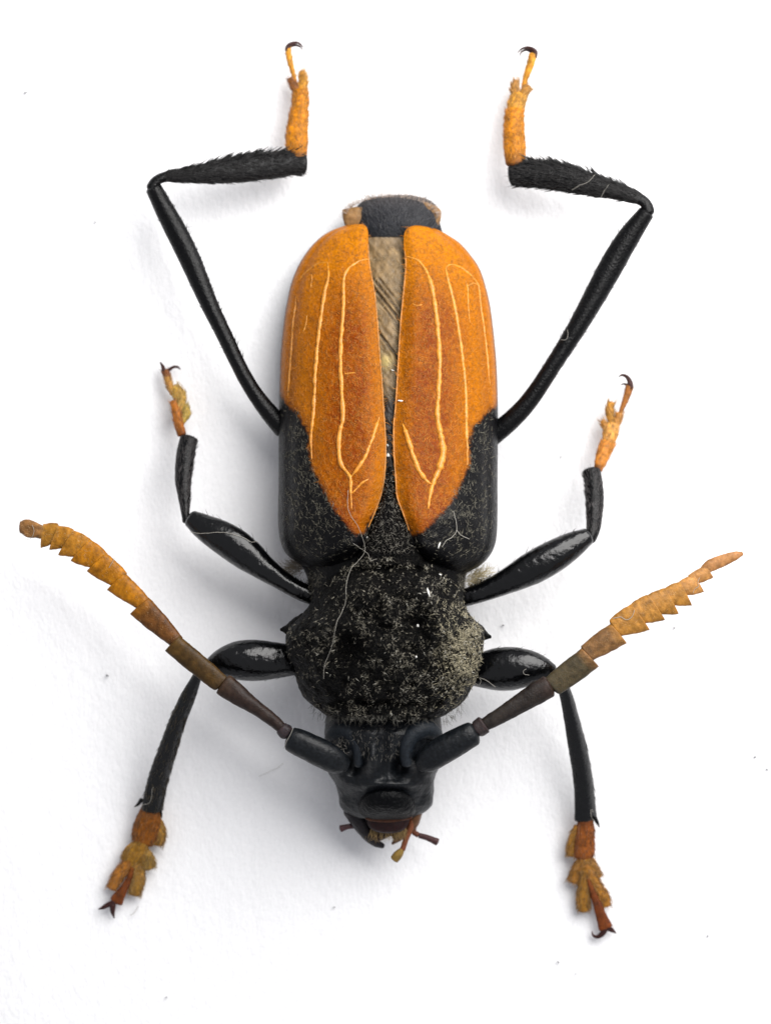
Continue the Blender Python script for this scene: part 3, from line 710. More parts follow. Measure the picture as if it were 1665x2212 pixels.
# --- antennae
def seg_rows(b, hb, top, tooth, z0, z1, th, flip, bulge=.12):
    """b: middle of the base; top / tooth: the two corners of the far end; flip: +1 tooth on the right of travel."""
    b, top, tooth = map(lambda q: np.array(q, float), (b, top, tooth)); out = []
    spine_b = b; e = top + (tooth - top) * .38
    dirn = e - b; L = np.linalg.norm(dirn); dirn /= L; b = b - dirn * 4
    nrm = np.array([-dirn[1], dirn[0]])             # in plan (y down): right of travel
    wt = abs((top - e) @ nrm); wo = abs((tooth - e) @ nrm)
    ex = max(((tooth - e) @ dirn), 0)
    for u in (0, .12, .35, .6, .82, .94, 1.0):
        c = b + (e - b) * u; bl = math.sin(u * math.pi) * bulge
        hb1 = hb * 1.45; hb2 = hb * 1.1; g = u ** .8
        w1 = (hb1 + (wt - hb1) * min(1, g * 1.15)) * (1 + bl); w2 = (hb2 + (wo * 1.12 - hb2) * u) * (1 + bl * .5)
        out.append((c[0], c[1], z0 + (z1 - z0) * u, w1 if flip > 0 else w2, w2 if flip > 0 else w1, th * (.75 + .25 * u)))
    return out
DK = (.014, .009, .008)
def antenna(scape, joints, side):
    v, f, inf = tube(scape, 40, 28, e=2.3, cap=.45, disp=.8, dscale=18)
    ant = mesh('antenna', v, f, M_HEAD, root)
    ant['label'] = 'toothed antenna, black at its root and orange outside, on the %s' % ('left' if side < 0 else 'right')
    reg(v, f)
    for rows, c0, c1, c2, cp in joints:
        v, f, inf = tube(rows, 30, 24, e=2.2, cap=cp, cap0=.3, disp=1.5, dscale=11, seed=int(rows[0][0]))
        mott = np.clip(1 + .7 * fbm(v, 10, 4, 5), .4, 1.6)[:, None]
        o = mesh('antenna_segment', v, f, M_COL, ant, ramp(inf['t'], [(0, c0), (.25, c1), (.7, c1), (1, c2)]) * mott); reg(v, f)
        if c1[0] > .08:
            P, N, D = top_setae(inf, .02, .98, 90, spread=1.3)
            hairs('segment_hairs', P, N, D, 7, .8, M_HAIR, o, (.48, .30, .14), curl=.5, lift=.15)
    return ant
OR = (.30, .112, .003); OL = (.065, .033, .006); BR = (.032, .015, .007)
L_j = [([(625, 1588, 246, 12, 12, 12), (618, 1582, 247, 17, 17, 15), (608, 1573, 248, 15, 15, 14)], (.03, .022, .024), (.03, .022, .024), (.035, .022, .024), .3),
       ([(606, 1571, 248, 12, 13, 12), (585, 1553, 249, 14, 15, 13), (553, 1529, 250, 16, 16, 14), (515, 1502, 250, 22, 22, 15), (489, 1483, 250, 25, 25, 15), (482, 1478, 250, 24, 24, 14)], DK, (.022, .013, .010), (.05, .026, .012), .15)]
zz = [250, 250, 247, 243, 238, 232, 226, 220, 214, 208]
segs = [((471, 1475), 16, (390, 1374), (357, 1402), (.03, .017, .008), (.05, .026, .006), (.085, .042, .007)), ((379, 1386), 12, (323, 1292), (283, 1323), BR, (.10, .038, .008), OR), ((307, 1304), 13, (271, 1239), (233, 1270), (.19, .065, .008), OR, OR),
        ((254, 1251), 17, (230, 1194), (192, 1233), OR, OR, OR), ((212, 1211), 18, (197, 1166), (155, 1208), OR, OR, (.30, .12, .008)), ((178, 1184), 18, (162, 1147), (127, 1194), OR, (.30, .125, .010), (.30, .125, .010)),
        ((146, 1164), 17, (134, 1138), (99, 1180), (.30, .125, .010), (.30, .125, .010), (.34, .16, .03)), ((118, 1153), 16, (106, 1133), (72, 1178), (.28, .125, .014), (.28, .125, .014), (.30, .15, .04))]
for i, (b, hb, tp, to, a, c, d) in enumerate(segs):
    L_j.append((seg_rows(b, hb, tp, to, zz[i], zz[i + 1], 13 - i * .4, -1), a, c, d, .06))
L_j.append(([(92, 1150, 216, 14, 14, 9), (74, 1144, 213, 19, 17, 9), (58, 1142, 210, 18, 20, 8), (46, 1142, 208, 10, 16, 7)], (.27, .12, .015), (.20, .095, .03), (.15, .075, .032), .3))
antL = antenna([(744, 1651, 226, 18, 16, 18), (730, 1646, 234, 27, 26, 24), (700, 1630, 243, 31, 31, 27), (665, 1613, 247, 30, 30, 26), (640, 1601, 248, 29, 29, 25), (630, 1597, 248, 27, 27, 23)], L_j, -1)
OR2 = (.31, .142, .026); PK = (.24, .11, .035)
R_j = [([(1024, 1580, 246, 12, 12, 12), (1031, 1575, 247, 19, 19, 16), (1044, 1566, 248, 20, 20, 16)], (.03, .022, .022), (.032, .024, .024), (.03, .02, .02), .3),
       ([(1046, 1564, 248, 14, 15, 13), (1064, 1555, 250, 16, 17, 13), (1085, 1543, 250, 18, 18, 14), (1125, 1518, 250, 21, 22, 15), (1160, 1496, 250, 24, 25, 16), (1183, 1483, 250, 24, 25, 15)], (.012, .010, .009), (.018, .014, .012), (.028, .014, .010), .35)]
segs = [((1199, 1481), 19, (1255, 1400), (1289, 1438), (.035, .03, .02), (.055, .042, .022), (.25, .11, .03)), ((1273, 1410), 16, (1318, 1346), (1348, 1388), (.06, .038, .022), (.17, .085, .03), OR2), ((1334, 1356), 17, (1366, 1302), (1392, 1363), OR2, OR2, OR2),
        ((1378, 1327), 19, (1402, 1281), (1424, 1342), OR2, OR2, OR2), ((1414, 1307), 18, (1434, 1270), (1462, 1323), OR2, OR2, OR2), ((1448, 1290), 16, (1463, 1258), (1495, 1303), OR2, OR2, OR2), ((1475, 1273), 13, (1489, 1245), (1528, 1270), OR2, (.38, .18, .05), (.36, .17, .05)),
        ((1497, 1252), 10, (1513, 1227), (1552, 1237), OR2, (.36, .17, .05), (.34, .16, .05))]
for i, (b, hb, tp, to, a, c, d) in enumerate(segs):
    R_j.append((seg_rows(b, hb, tp, to, zz[i], zz[i + 1], 13 - i * .5, 1), a, c, d, .06))
R_j.append(([(1514, 1238, 216, 8, 8, 6), (1528, 1226, 216, 13, 12, 7), (1545, 1217, 216, 14, 14, 7), (1570, 1207, 216, 12, 12, 6), (1592, 1199, 216, 8, 8, 5), (1602, 1196, 216, 4, 4, 4)], (.34, .16, .05), (.33, .155, .055), (.26, .12, .045), .6))
antR = antenna([(908, 1650, 226, 16, 18, 18), (922, 1642, 234, 27, 28, 24), (950, 1624, 242, 31, 31, 27), (985, 1604, 246, 30, 30, 26), (1010, 1590, 247, 28, 28, 25), (1020, 1585, 247, 27, 27, 23)], R_j, 1)

# --- legs
def leg(where, femur, tibia, tarsi, claws, fe=2.0, te=1.7, fmat=M_GLOSS, tmat=M_BLACK, troll=0.0, fhair=None, thair=None, knee=None, coxa=None):
    v, f, fi = tube(femur, 60, 28, e=fe, cap=.5, disp=.7, dscale=14, sm=26)
    lg = mesh('leg', v, f, fmat, root); lg['label'] = where; reg(v, f)
    v, f, ti = tube(tibia, 60, 24, e=te, cap=.35, cap0=.9, disp=.8, dscale=12, seed=3, roll=troll, sm=8)
    tb = mesh('tibia', v, f, tmat, lg); reg(v, f)
    if fhair: fhair(lg, fi)
    if thair: thair(tb, ti)
    for rows, c0, c1, hy in tarsi:
        v, f, si = tube(rows, 26, 18, cap=.45, cap0=.5, disp=1.3, dscale=8, seed=int(rows[0][0]))
        tn = si['t']; cc = (.72 if femur[0][1] > 1350 else 1.0) * ramp(tn, [(0, c0), (.4, c1), (1, c1)]) * np.clip(1 + .75 * fbm(v, 9, 3, 8), .4, 1.5)[:, None] * np.array([1, .9, .6])
        o = mesh('tarsal_segment', v, f, M_TARSUS, lg, cc); reg(v, f)
        if hy:
            pa = [side_setae(si, s, .1, 1, hy, 1.0, .6, -.05, 1.0) for s in (-1, 1)] + [top_setae(si, 0.05, 1, hy)]
            P, N, D = [np.concatenate([q[k] for q in pa]) for k in range(3)]
            hairs('pad_hairs', P, N, D, 11, 1.5, M_HAIR, o, np.minimum(np.array(c1) * (.8 if femur[0][1] > 1350 else 1.1) + .02, .6), curl=.3, lift=.25, cvar=(.3, 1.4))
    for rows, c in claws:
        v, f, _ = tube(rows, 22, 12, cap=.8); mesh('claw', v, f, M_COL, lg, np.tile(c, (len(v), 1)))
    return lg
BH = (.012, .012, .012)
def edge(nm, parts, ln, wd, c=BH, cu=.15, lf=.1):
    def fn(o, i):
        pa = [side_setae(i, *p) if p[0] else top_setae(i, *p[1:]) for p in parts]
        P, N, D = [np.concatenate([q[k] for q in pa]) for k in range(3)]
        hairs(nm, P, N, D, ln, wd, M_HAIR, o, c, curl=cu, lift=lf)
    return fn
def hind(o, i):
    pa = [side_setae(i, 1, .12, .97, 340, .9, .75, 0, .7), side_setae(i, -1, .12, .97, 340, .9, .75, 0, .7)]
    P, N, D = [np.concatenate([q[k] for q in pa]) for k in range(3)]
    hairs('tibia_hairs', P, N, D, 14, 2.2, M_HAIR, o, (.006, .006, .006), curl=.15, lift=.1)
    up = -1 if i['C'][-1][0] > i['C'][0][0] else 1
    b = [side_setae(i, s, .2, .97, 95 if s == up else 22, .8, 1.1 if s == up else .5, .1, .5) for s in (-1, 1)]
    P, N, D = [np.concatenate([q[k] for q in b]) for k in range(3)]
    hairs('tibia_bristles', P, N, D, 24, 4.4, M_HAIR, o, (.006, .006, .006), curl=.1, lift=.05)
    P, N, D = top_setae(i, .1, .98, 1500, spread=1.3)
    hairs('tibia_hairs', P, N, D, 17, 1.8, M_HAIR, o, (.012, .011, .011), curl=.15, lift=.3)
AM = (.42, .165, .006); AM2 = (.48, .24, .035); DR = (.045, .014, .008); CL = (.035, .012, .010); PT = (.50, .28, .07)

# rear pair
leg('hind leg reaching up on the left with a hairy black shin and orange foot',
    [(612, 925, 108, 22, 22, 18), (585, 897, 116, 20, 20, 17), (558, 864, 120, 17, 17, 16), (521, 802, 124, 16, 16, 15), (490, 733, 126, 17, 17, 16), (451, 657, 128, 19, 19, 17), (419, 577, 130, 23, 23, 18), (390, 516, 132, 24, 24, 18), (352, 446, 136, 21, 21, 18), (333, 408, 138, 18, 18, 17)],
    [(329, 404, 138, 12, 12, 12), (334, 391, 138, 11, 11, 11), (352, 382, 136, 11, 11, 11), (381, 380, 132, 13, 13, 12), (431, 376, 124, 19, 19, 15), (481, 370, 114, 26, 26, 16), (532, 363, 104, 29, 29, 17), (582, 357, 94, 28, 28, 17), (632, 352, 84, 25, 25, 17), (656, 352, 80, 24, 24, 17)],
    [([(642, 340, 84, 22, 22, 14), (641, 308, 72, 24, 24, 13), (643, 272, 60, 22, 22, 12), (647, 238, 50, 19, 20, 11)], DR, AM, 150), ([(647, 240, 50, 17, 17, 10), (649, 216, 44, 18, 18, 10), (648, 196, 40, 15, 16, 9)], AM, AM, 110),
     ([(644, 200, 40, 8, 8, 7), (634, 182, 38, 9, 8, 6), (629, 170, 36, 8, 8, 5)], (.36, .14, .02), (.24, .09, .02), 50), ([(650, 202, 40, 9, 9, 7), (656, 176, 38, 10, 9, 6), (652, 154, 36, 5, 6, 5)], AM, AM2, 60),
     ([(638, 176, 34, 4, 4, 5), (631, 150, 36, 5.5, 5.5, 5), (624, 122, 38, 6.5, 6.5, 5.5), (623, 106, 38, 6, 6, 5)], AM, AM2, 12)],
    [([(620, 108, 38, 5, 5, 5), (622, 99, 38, 4, 4, 4), (632, 93, 36, 3.6, 3.6, 3.6), (645, 93, 32, 2.6, 2.6, 2.6), (655, 102, 24, 1, 1, 1)], CL), ([(622, 104, 34, 3.5, 3.5, 3.5), (634, 98, 26, 3, 3, 3), (647, 100, 20, 2.2, 2.2, 2.2), (654, 108, 14, .9, .9, .9)], CL)],
    fe=1.75, te=2.2, fmat=M_BLACK, fhair=edge('femur_hairs', [(1, .3, .97, 60, .3, .4, 0, .5), (-1, .3, .9, 10, .3, .4, 0, .5)], 14, 1.5), thair=hind)
leg('hind leg reaching up on the right with a hairy black shin and orange foot',
    [(1058, 946, 108, 22, 22, 18), (1084, 925, 114, 21, 21, 17), (1110, 905, 118, 21, 21, 17), (1148, 862, 122, 19, 19, 16), (1183, 805, 124, 18, 18, 16), (1221, 748, 126, 19, 19, 16), (1272, 662, 128, 23, 23, 18), (1318, 577, 130, 27, 27, 19), (1362, 502, 134, 24, 24, 18), (1385, 474, 136, 21, 21, 18), (1394, 461, 138, 18, 18, 17)],
    [(1400, 456, 138, 13, 13, 12), (1398, 441, 138, 12, 12, 11), (1384, 431, 136, 13, 13, 12), (1338, 415, 130, 16, 16, 13), (1287, 402, 120, 23, 23, 15), (1237, 388, 110, 29, 29, 16), (1186, 378, 98, 31, 31, 17), (1136, 373, 88, 29, 29, 17), (1106, 374, 82, 27, 27, 17)],
    [([(1113, 352, 86, 22, 22, 14), (1112, 320, 74, 24, 23, 13), (1110, 280, 62, 23, 22, 12), (1111, 240, 52, 20, 20, 11)], DR, AM, 150), ([(1111, 242, 50, 18, 18, 10), (1115, 224, 46, 18, 18, 10), (1121, 206, 42, 17, 17, 9)], AM, AM2, 100),
     ([(1118, 208, 42, 9, 9, 7), (1111, 190, 40, 9, 10, 6), (1113, 174, 36, 5, 6, 5)], AM, (.40, .2, .05), 60), ([(1126, 210, 42, 9, 9, 7), (1134, 196, 40, 9, 10, 6), (1142, 188, 36, 7, 7, 5)], AM, (.36, .18, .04), 60),
     ([(1128, 196, 34, 4, 4, 5), (1135, 168, 36, 6, 6, 5), (1145, 140, 38, 9, 8, 6), (1151, 118, 38, 9, 8, 6)], AM, AM2, 12)],
    [([(1154, 122, 38, 6, 6, 5), (1156, 112, 38, 5, 5, 4), (1148, 105, 36, 4, 4, 4), (1136, 102.5, 32, 3, 3, 3), (1124, 107, 26, 2, 2, 2), (1117, 115, 20, 1, 1, 1)], CL), ([(1150, 114, 34, 4, 4, 4), (1138, 108, 26, 3, 3, 3), (1126, 112, 18, 2, 2, 2), (1122, 120, 12, 1, 1, 1)], CL)],
    fe=1.75, te=2.2, fmat=M_BLACK, fhair=edge('femur_hairs', [(-1, .3, .97, 40, .3, .4, 0, .5), (1, .3, .9, 30, .3, .4, 0, .5)], 13, 1.5), thair=hind)
# middle pair
leg('middle leg on the left with a swollen shiny black thigh and a small amber foot',
    [(680, 1290, 150, 19, 19, 18), (650, 1279, 152, 20, 20, 20), (615, 1257, 152, 21, 21, 22), (575, 1231, 152, 26, 26, 26), (534, 1198, 152, 36, 36, 32), (487, 1164, 150, 37, 37, 32), (446, 1142, 146, 30, 30, 26), (424, 1128, 144, 24, 24, 22), (414, 1121, 142, 20, 20, 19)],
    [(402, 1124, 134, 8, 8, 9), (399, 1084, 122, 12, 12, 11), (396, 1037, 104, 18, 18, 14), (400, 990, 84, 20, 20, 15), (406, 958, 70, 20, 20, 15), (409, 948, 66, 20, 20, 14)],
    [([(393, 938, 60, 10, 10, 9), (387, 912, 52, 11, 9, 8), (380, 885, 46, 9, 10, 8), (375, 868, 42, 8, 9, 7)], (.10, .025, .008), (.33, .12, .018), 50), ([(392, 912, 46, 5, 8, 6), (402, 892, 42, 9, 10, 7), (399, 876, 38, 8, 8, 6)], (.38, .27, .07), (.40, .29, .08), 60),
     ([(382, 892, 44, 8, 8, 7), (388, 866, 40, 13, 14, 7), (386, 850, 38, 15, 14, 7), (378, 836, 36, 10, 10, 6)], (.38, .24, .06), (.42, .27, .075), 90), ([(374, 850, 36, 7, 8, 6), (365, 828, 34, 8, 8, 6), (362, 816, 32, 7, 7, 5)], (.38, .2, .06), (.44, .24, .075), 40),
     ([(367, 840, 32, 4, 4, 5), (363, 818, 30, 7, 7, 5), (358, 801, 28, 10, 9, 5)], (.36, .16, .04), (.16, .06, .025), 12)],
    [([(355, 802, 28, 5, 5, 5), (352, 792, 26, 4, 4, 4), (347, 783, 20, 1.5, 1.5, 1.5)], CL), ([(364, 800, 28, 4, 4, 4), (375, 793, 26, 3.2, 3.2, 3.2), (384, 793, 22, 2.6, 2.6, 2.6), (390, 798, 16, 1, 1, 1)], CL)],
    fe=2.2, te=1.9, fhair=edge('femur_hairs', [(1, .1, .95, 26, .3, .4, 0, .5), (1, .0, .2, 30, .2, .5, 0, .5)], 14, 1.5), thair=edge('tibia_hairs', [(1, .1, .95, 150, .7, .5, 0, .9), (0, .05, .98, 260)], 14, 1.5, (.035, .03, .03)))
leg('middle leg on the right with a swollen shiny black thigh and an amber foot with a curved claw',
    [(992, 1294, 150, 19, 19, 18), (1020, 1287, 152, 20, 20, 20), (1055, 1274, 152, 22, 22, 22), (1104, 1251, 152, 29, 29, 28), (1148, 1228, 152, 36, 36, 32), (1193, 1203, 150, 36, 36, 32), (1238, 1176, 146, 29, 29, 26), (1259, 1164, 144, 23, 23, 22), (1268, 1159, 142, 19, 19, 19)],
    [(1276, 1164, 134, 11, 11, 11), (1281, 1143, 126, 15, 15, 12), (1283, 1112, 114, 18, 18, 14), (1284, 1077, 100, 20, 20, 15), (1281, 1042, 84, 20, 20, 15), (1277, 1018, 72, 20, 20, 15)],
    [([(1291, 1014, 66, 10, 10, 9), (1302, 984, 58, 16, 14, 10), (1312, 958, 50, 17, 17, 10)], (.10, .025, .015), (.46, .19, .035), 60), ([(1314, 956, 50, 14, 14, 9), (1318, 935, 46, 17, 17, 9), (1321, 918, 42, 16, 15, 8)], (.30, .13, .04), (.50, .26, .075), 60),
     ([(1312, 930, 44, 7, 6, 6), (1304, 916, 42, 7, 6, 5), (1300, 909, 40, 4, 4, 4)], (.42, .2, .04), (.42, .2, .04), 20),
     ([(1324, 920, 40, 6, 6, 6), (1318, 900, 40, 9, 8, 6), (1317, 884, 38, 10, 9, 6), (1320, 870, 36, 7, 6, 5)], (.40, .19, .035), (.38, .19, .035), 60), ([(1328, 924, 40, 7, 7, 6), (1334, 906, 38, 9, 9, 6), (1337, 894, 36, 8, 8, 5)], (.46, .22, .06), (.42, .2, .05), 40),
     ([(1335, 902, 36, 4, 4, 4), (1345, 877, 36, 5.5, 5.5, 5), (1355, 850, 36, 8, 8, 6), (1359, 836, 36, 9, 9, 6)], (.38, .18, .04), (.24, .10, .03), 10)],
    [([(1361, 838, 36, 7, 7, 6), (1360, 826, 36, 6, 6, 5), (1354, 815, 34, 4.5, 4.5, 4), (1344, 810, 30, 3, 3, 3), (1335, 814, 24, 1, 1, 1)], CL), ([(1354, 832, 30, 4, 4, 4), (1347, 829, 24, 2, 2, 2), (1341, 831, 20, 1, 1, 1)], CL)],
    fe=2.2, te=1.9, fhair=edge('femur_hairs', [(-1, .1, .95, 26, .3, .4, 0, .5), (-1, .0, .25, 60, .2, .5, 0, .5)], 15, 1.5), thair=edge('tibia_hairs', [(-1, .1, .95, 130, .7, .5, 0, .9), (0, .05, .98, 260)], 12, 1.5, (.05, .045, .045)))
# front pair
LEGL = leg('front leg on the left, shiny black, passing under the antenna to a furry orange foot',
    [(655, 1424, 158, 32, 32, 26), (630, 1426, 162, 34, 34, 30), (600, 1427, 168, 38, 39, 32), (560, 1427, 174, 45, 45, 36), (510, 1427, 180, 42, 42, 34), (470, 1437, 182, 29, 29, 24), (446, 1452, 180, 17, 17, 16)],
    [(430, 1454, 176, 10, 10, 11), (420, 1475, 166, 13, 13, 13), (407, 1504, 152, 17, 17, 15), (384, 1558, 124, 19, 19, 16), (366, 1611, 98, 21, 21, 17), (348, 1665, 72, 23, 23, 17), (334, 1718, 50, 24, 24, 17), (330, 1748, 40, 24, 24, 15)],
    [([(327, 1744, 36, 21, 20, 13), (322, 1768, 33, 27, 27, 14), (316, 1790, 29, 31, 28, 13), (312, 1808, 26, 31, 27, 12), (310, 1817, 25, 26, 24, 10)], DR, (.27, .095, .012), 150), ([(334, 1764, 28, 10, 12, 9), (341, 1786, 25, 15, 15, 10), (344, 1806, 23, 16, 14, 10), (340, 1822, 22, 13, 12, 8)], (.28, .125, .014), (.40, .22, .05), 140),
     ([(309, 1812, 25, 14, 14, 10), (302, 1830, 23, 22, 22, 10), (293, 1848, 21, 33, 28, 10), (286, 1862, 20, 30, 26, 8)], (.14, .05, .012), (.36, .19, .03), 120), ([(308, 1834, 22, 12, 12, 8), (317, 1856, 20, 17, 17, 8), (322, 1874, 18, 14, 13, 7)], (.38, .2, .035), (.40, .24, .055), 130),
     ([(284, 1856, 20, 12, 12, 8), (270, 1872, 20, 14, 13, 7), (255, 1892, 18, 14, 13, 7), (242, 1918, 15, 11, 11, 6)], (.32, .14, .025), (.40, .17, .035), 110), ([(292, 1858, 21, 13, 13, 8), (297, 1876, 20, 14, 13, 7), (298, 1900, 18, 16, 15, 7), (291, 1930, 15, 15, 14, 6)], (.20, .08, .015), (.38, .21, .05), 150),
     ([(286, 1876, 24, 5, 5, 5), (281, 1894, 23, 6, 6, 5), (268, 1920, 20, 9, 9, 6), (252, 1946, 17, 15, 15, 7)], (.26, .085, .012), (.16, .045, .012), 12)],
    [([(246, 1950, 17, 7, 7, 6), (232, 1956, 14, 5, 6, 4), (222, 1961, 12, 4, 4, 3), (213, 1964, 8, 1, 1, 1)], CL), ([(244, 1956, 17, 7, 7, 6), (244, 1970, 13, 5, 5, 4), (247, 1983, 7, 1.2, 1.2, 1)], CL)],
    fe=2.1, te=1.5, tmat=M_SHIN, troll=.28, fhair=edge('femur_hairs', [(-1, .0, .4, 12, .3, .4, 0, .5), (-1, .7, .95, 8, .3, .4, 0, .5)], 13, 1.5), thair=edge('tibia_hairs', [(1, .15, 1, 50, .9, .35, 0, .4), (-1, .3, 1, 170, 1.0, .3, 0, .9), (0, .1, 1, 160)], 13, 1.5, (.05, .04, .025)))
LEGR = leg('front leg on the right, shiny black, bent under the antenna and ending in a lobed brown foot',
    [(1018, 1446, 158, 34, 34, 28), (1036, 1447, 162, 38, 38, 31), (1070, 1446, 168, 46, 46, 36), (1104, 1444, 174, 47, 48, 37), (1138, 1443, 180, 41, 41, 33), (1167, 1446, 182, 31, 31, 25), (1190, 1453, 180, 20, 20, 18)],
    [(1208, 1464, 176, 11, 11, 12), (1214, 1480, 168, 13, 13, 13), (1223, 1506, 154, 15, 15, 14), (1235, 1558, 126, 18, 18, 16), (1246, 1611, 100, 21, 21, 17), (1256, 1665, 74, 22, 22, 17), (1262, 1719, 52, 23, 23, 17), (1264, 1768, 38, 25, 25, 15)],
    [([(1264, 1774, 38, 18, 17, 12), (1263, 1795, 35, 21, 20, 13), (1261, 1820, 31, 23, 21, 13), (1260, 1842, 28, 24, 22, 12), (1260, 1850, 26, 21, 20, 10)], (.06, .014, .010), (.28, .09, .02), 110), ([(1250, 1788, 32, 9, 12, 9), (1241, 1806, 29, 12, 12, 9), (1236, 1824, 26, 12, 12, 9), (1234, 1846, 22, 12, 12, 8)], (.34, .17, .04), (.36, .18, .035), 110),
     ([(1262, 1850, 25, 13, 13, 9), (1256, 1864, 24, 13, 13, 8), (1246, 1880, 22, 13, 13, 8), (1237, 1903, 18, 12, 13, 7)], (.26, .12, .03), (.34, .16, .03), 120), ([(1264, 1848, 25, 13, 13, 9), (1270, 1862, 24, 14, 13, 8), (1282, 1878, 22, 11, 10, 8), (1293, 1894, 18, 8, 9, 6)], (.34, .17, .04), (.44, .22, .05), 90),
     ([(1264, 1872, 24, 13, 13, 9), (1264, 1890, 23, 12, 12, 8), (1261, 1916, 20, 14, 14, 8), (1259, 1945, 17, 16, 16, 7), (1261, 1966, 14, 12, 12, 6)], (.26, .12, .03), (.32, .16, .03), 160), ([(1266, 1872, 24, 13, 13, 9), (1277, 1894, 24, 12, 12, 8), (1292, 1918, 20, 12, 12, 7), (1306, 1942, 17, 12, 13, 7), (1310, 1956, 14, 8, 9, 6)], (.32, .14, .03), (.42, .2, .04), 130),
     ([(1270, 1898, 27, 5, 5, 5), (1277, 1920, 26, 6, 6, 5), (1288, 1950, 23, 9, 9, 6), (1300, 1985, 19, 13, 13, 7), (1307, 2003, 17, 16, 16, 7)], (.24, .075, .012), (.17, .045, .012), 12)],
    [([(1306, 2008, 17, 7, 7, 6), (1298, 2019, 14, 6, 6, 4), (1288, 2024, 11, 4, 4, 3), (1280, 2020, 8, 2.5, 2.5, 2), (1278, 2012, 6, 1, 1, 1)], CL), ([(1312, 2004, 17, 7, 7, 6), (1322, 2010, 13, 5, 5, 4), (1330, 2016, 7, 1.2, 1.2, 1)], CL)],
    fe=2.1, te=1.5, tmat=M_SHIN, troll=.28, fhair=edge('femur_hairs', [(-1, .2, .95, 14, .3, .4, 0, .5)], 12, 1.5), thair=edge('tibia_hairs', [(-1, .4, 1, 34, .9, .35, 0, .4), (1, .5, 1, 24, 1.0, .3, 0, .9)], 13, 1.5, (.02, .02, .02)))

for lg, pts in ((LEGL, [(306, 1728, 46, 5, 5, 5), (299, 1737, 42, 3.5, 3.5, 3), (291, 1743, 38, 1, 1, 1)]), (LEGL, [(346, 1748, 42, 4, 4, 4), (349, 1758, 38, 2.5, 2.5, 2.5), (350, 1767, 34, .8, .8, .8)]),
                (LEGR, [(1285, 1768, 44, 5, 5, 5), (1290, 1778, 40, 3.5, 3.5, 3), (1294, 1787, 36, 1, 1, 1)])):
    v, f, _ = tube(pts, 14, 10, cap=.8); mesh('spur', v, f, M_BLACK, lg)

# ------------------------------------------------------------------ fibres and dust, each a thing of its own
allv = np.concatenate([a for a, _ in SURF]); allf = [q for _, f in SURF for q in f]
T_ALL = tree(allv, allf)
def zat(x, y):
    h, _ = drop(T_ALL, x, y)
    return h.z if h is not None else 0.0
def fibre(label, paths, r=1.0, lift=1.5, group=None, mat=M_FIB):
    V, F = [], []; off = 0
    for pts in paths:
        q = crv(np.column_stack([pts, np.zeros(len(pts))]), max(10, len(pts) * 7))
        z = np.array([zat(x, y) for x, y, _ in q]) + lift
        zs = np.array([z[max(0, i - 3):i + 4].max() for i in range(len(z))]); zs = np.convolve(np.pad(zs, 2, 'edge'), np.ones(5) / 5, 'valid')
        r = r * .62 if False else r; q[:, 2] = np.maximum(zs, z); q[:, :2] += np.stack([vnoise(q, 9, 3), vnoise(q, 9, 4)], -1) * .8
        v, f, _ = tube([(a, b, c, r * .5, r * .5, r * .5) for a, b, c in q], len(q), 6, cap=.5)
        V.append(v); F += [[i + off for i in g] for g in f]; off += len(v)
    o = mesh('fibre', np.concatenate(V), F, mat, None)
    o['label'] = label; o['category'] = 'fibre'; o['group'] = group or 'loose pale fibres'
fibre('long pale forked thread running from the left wing case down over the black thorax',
      [[(752, 1059), (751, 1092), (757, 1113), (775, 1141), (785, 1168), (788, 1192), (775, 1210), (757, 1231), (748, 1265), (747, 1297), (738, 1324), (728, 1342), (717, 1397), (702, 1433), (699, 1466)],
       [(763, 1174), (776, 1183), (788, 1191), (796, 1200), (799, 1210), (814, 1208)]], .8)
fibre('Y shaped pale thread on the black shoulder of the right wing case', [[(979, 1104), (984, 1125), (986, 1144), (978, 1158), (964, 1168), (955, 1182)], [(986, 1144), (994, 1155), (1004, 1160), (1013, 1164)]], 1.2)
fibre('thin white thread lying across the swollen thigh of the left middle leg', [[(411, 1150), (435, 1152), (482, 1150), (501, 1153), (529, 1162), (543, 1171), (556, 1169)]], .9)
fibre('short curled white fibre near the foot end of the left front shin', [[(308, 1738), (322, 1734), (328, 1720), (329, 1706), (332, 1700)]], .8)
fibre('fine white fibre looped at the foot end of the right front shin', [[(1290, 1776), (1280, 1770), (1275, 1758), (1276, 1748), (1280, 1754)]], .8)
fibre('tiny bent white fibre on the thigh of the right front leg', [[(1136, 1445), (1130, 1450), (1132, 1456), (1142, 1458)]], .8)
fibre('white wisp curling out beside the right edge of the thorax', [[(1026, 1476), (1034, 1480), (1038, 1470), (1034, 1464), (1050, 1470), (1070, 1484)]], .8)
fibre('bright curved fibre on the first orange teeth of the right antenna', [[(1322, 1336), (1340, 1333), (1352, 1339), (1364, 1332), (1369, 1318)]], 1.1)
fibre('pale zigzag fibre near the tip of the right antenna', [[(1496, 1280), (1500, 1272), (1508, 1266), (1506, 1258), (1510, 1248)]], .9)
fibre('fine pale thread wound round the tip of the left antenna', [[(70, 1134), (75, 1146), (70, 1160), (60, 1166), (48, 1162)]], .9)
fibre('short pale fibre across the middle of the left antenna', [[(248, 1206), (242, 1216), (236, 1226)]], .9)
fibre('white thread wrapped round the far end of the left antenna root segment', [[(633, 1574), (627, 1588), (618, 1604), (613, 1618)]], .9)
fibre('pale looped hair on the thigh of the right hind leg', [[(1210, 734), (1222, 733), (1226, 720), (1224, 712)]], .7)
fibre('pale thread crossing the shin of the right hind leg near its knee', [[(1234, 411), (1252, 400), (1270, 393), (1284, 377)]], .8)
fibre('second pale thread on the right hind shin, closer to the knee', [[(1296, 430), (1304, 414), (1314, 398)]], .8)
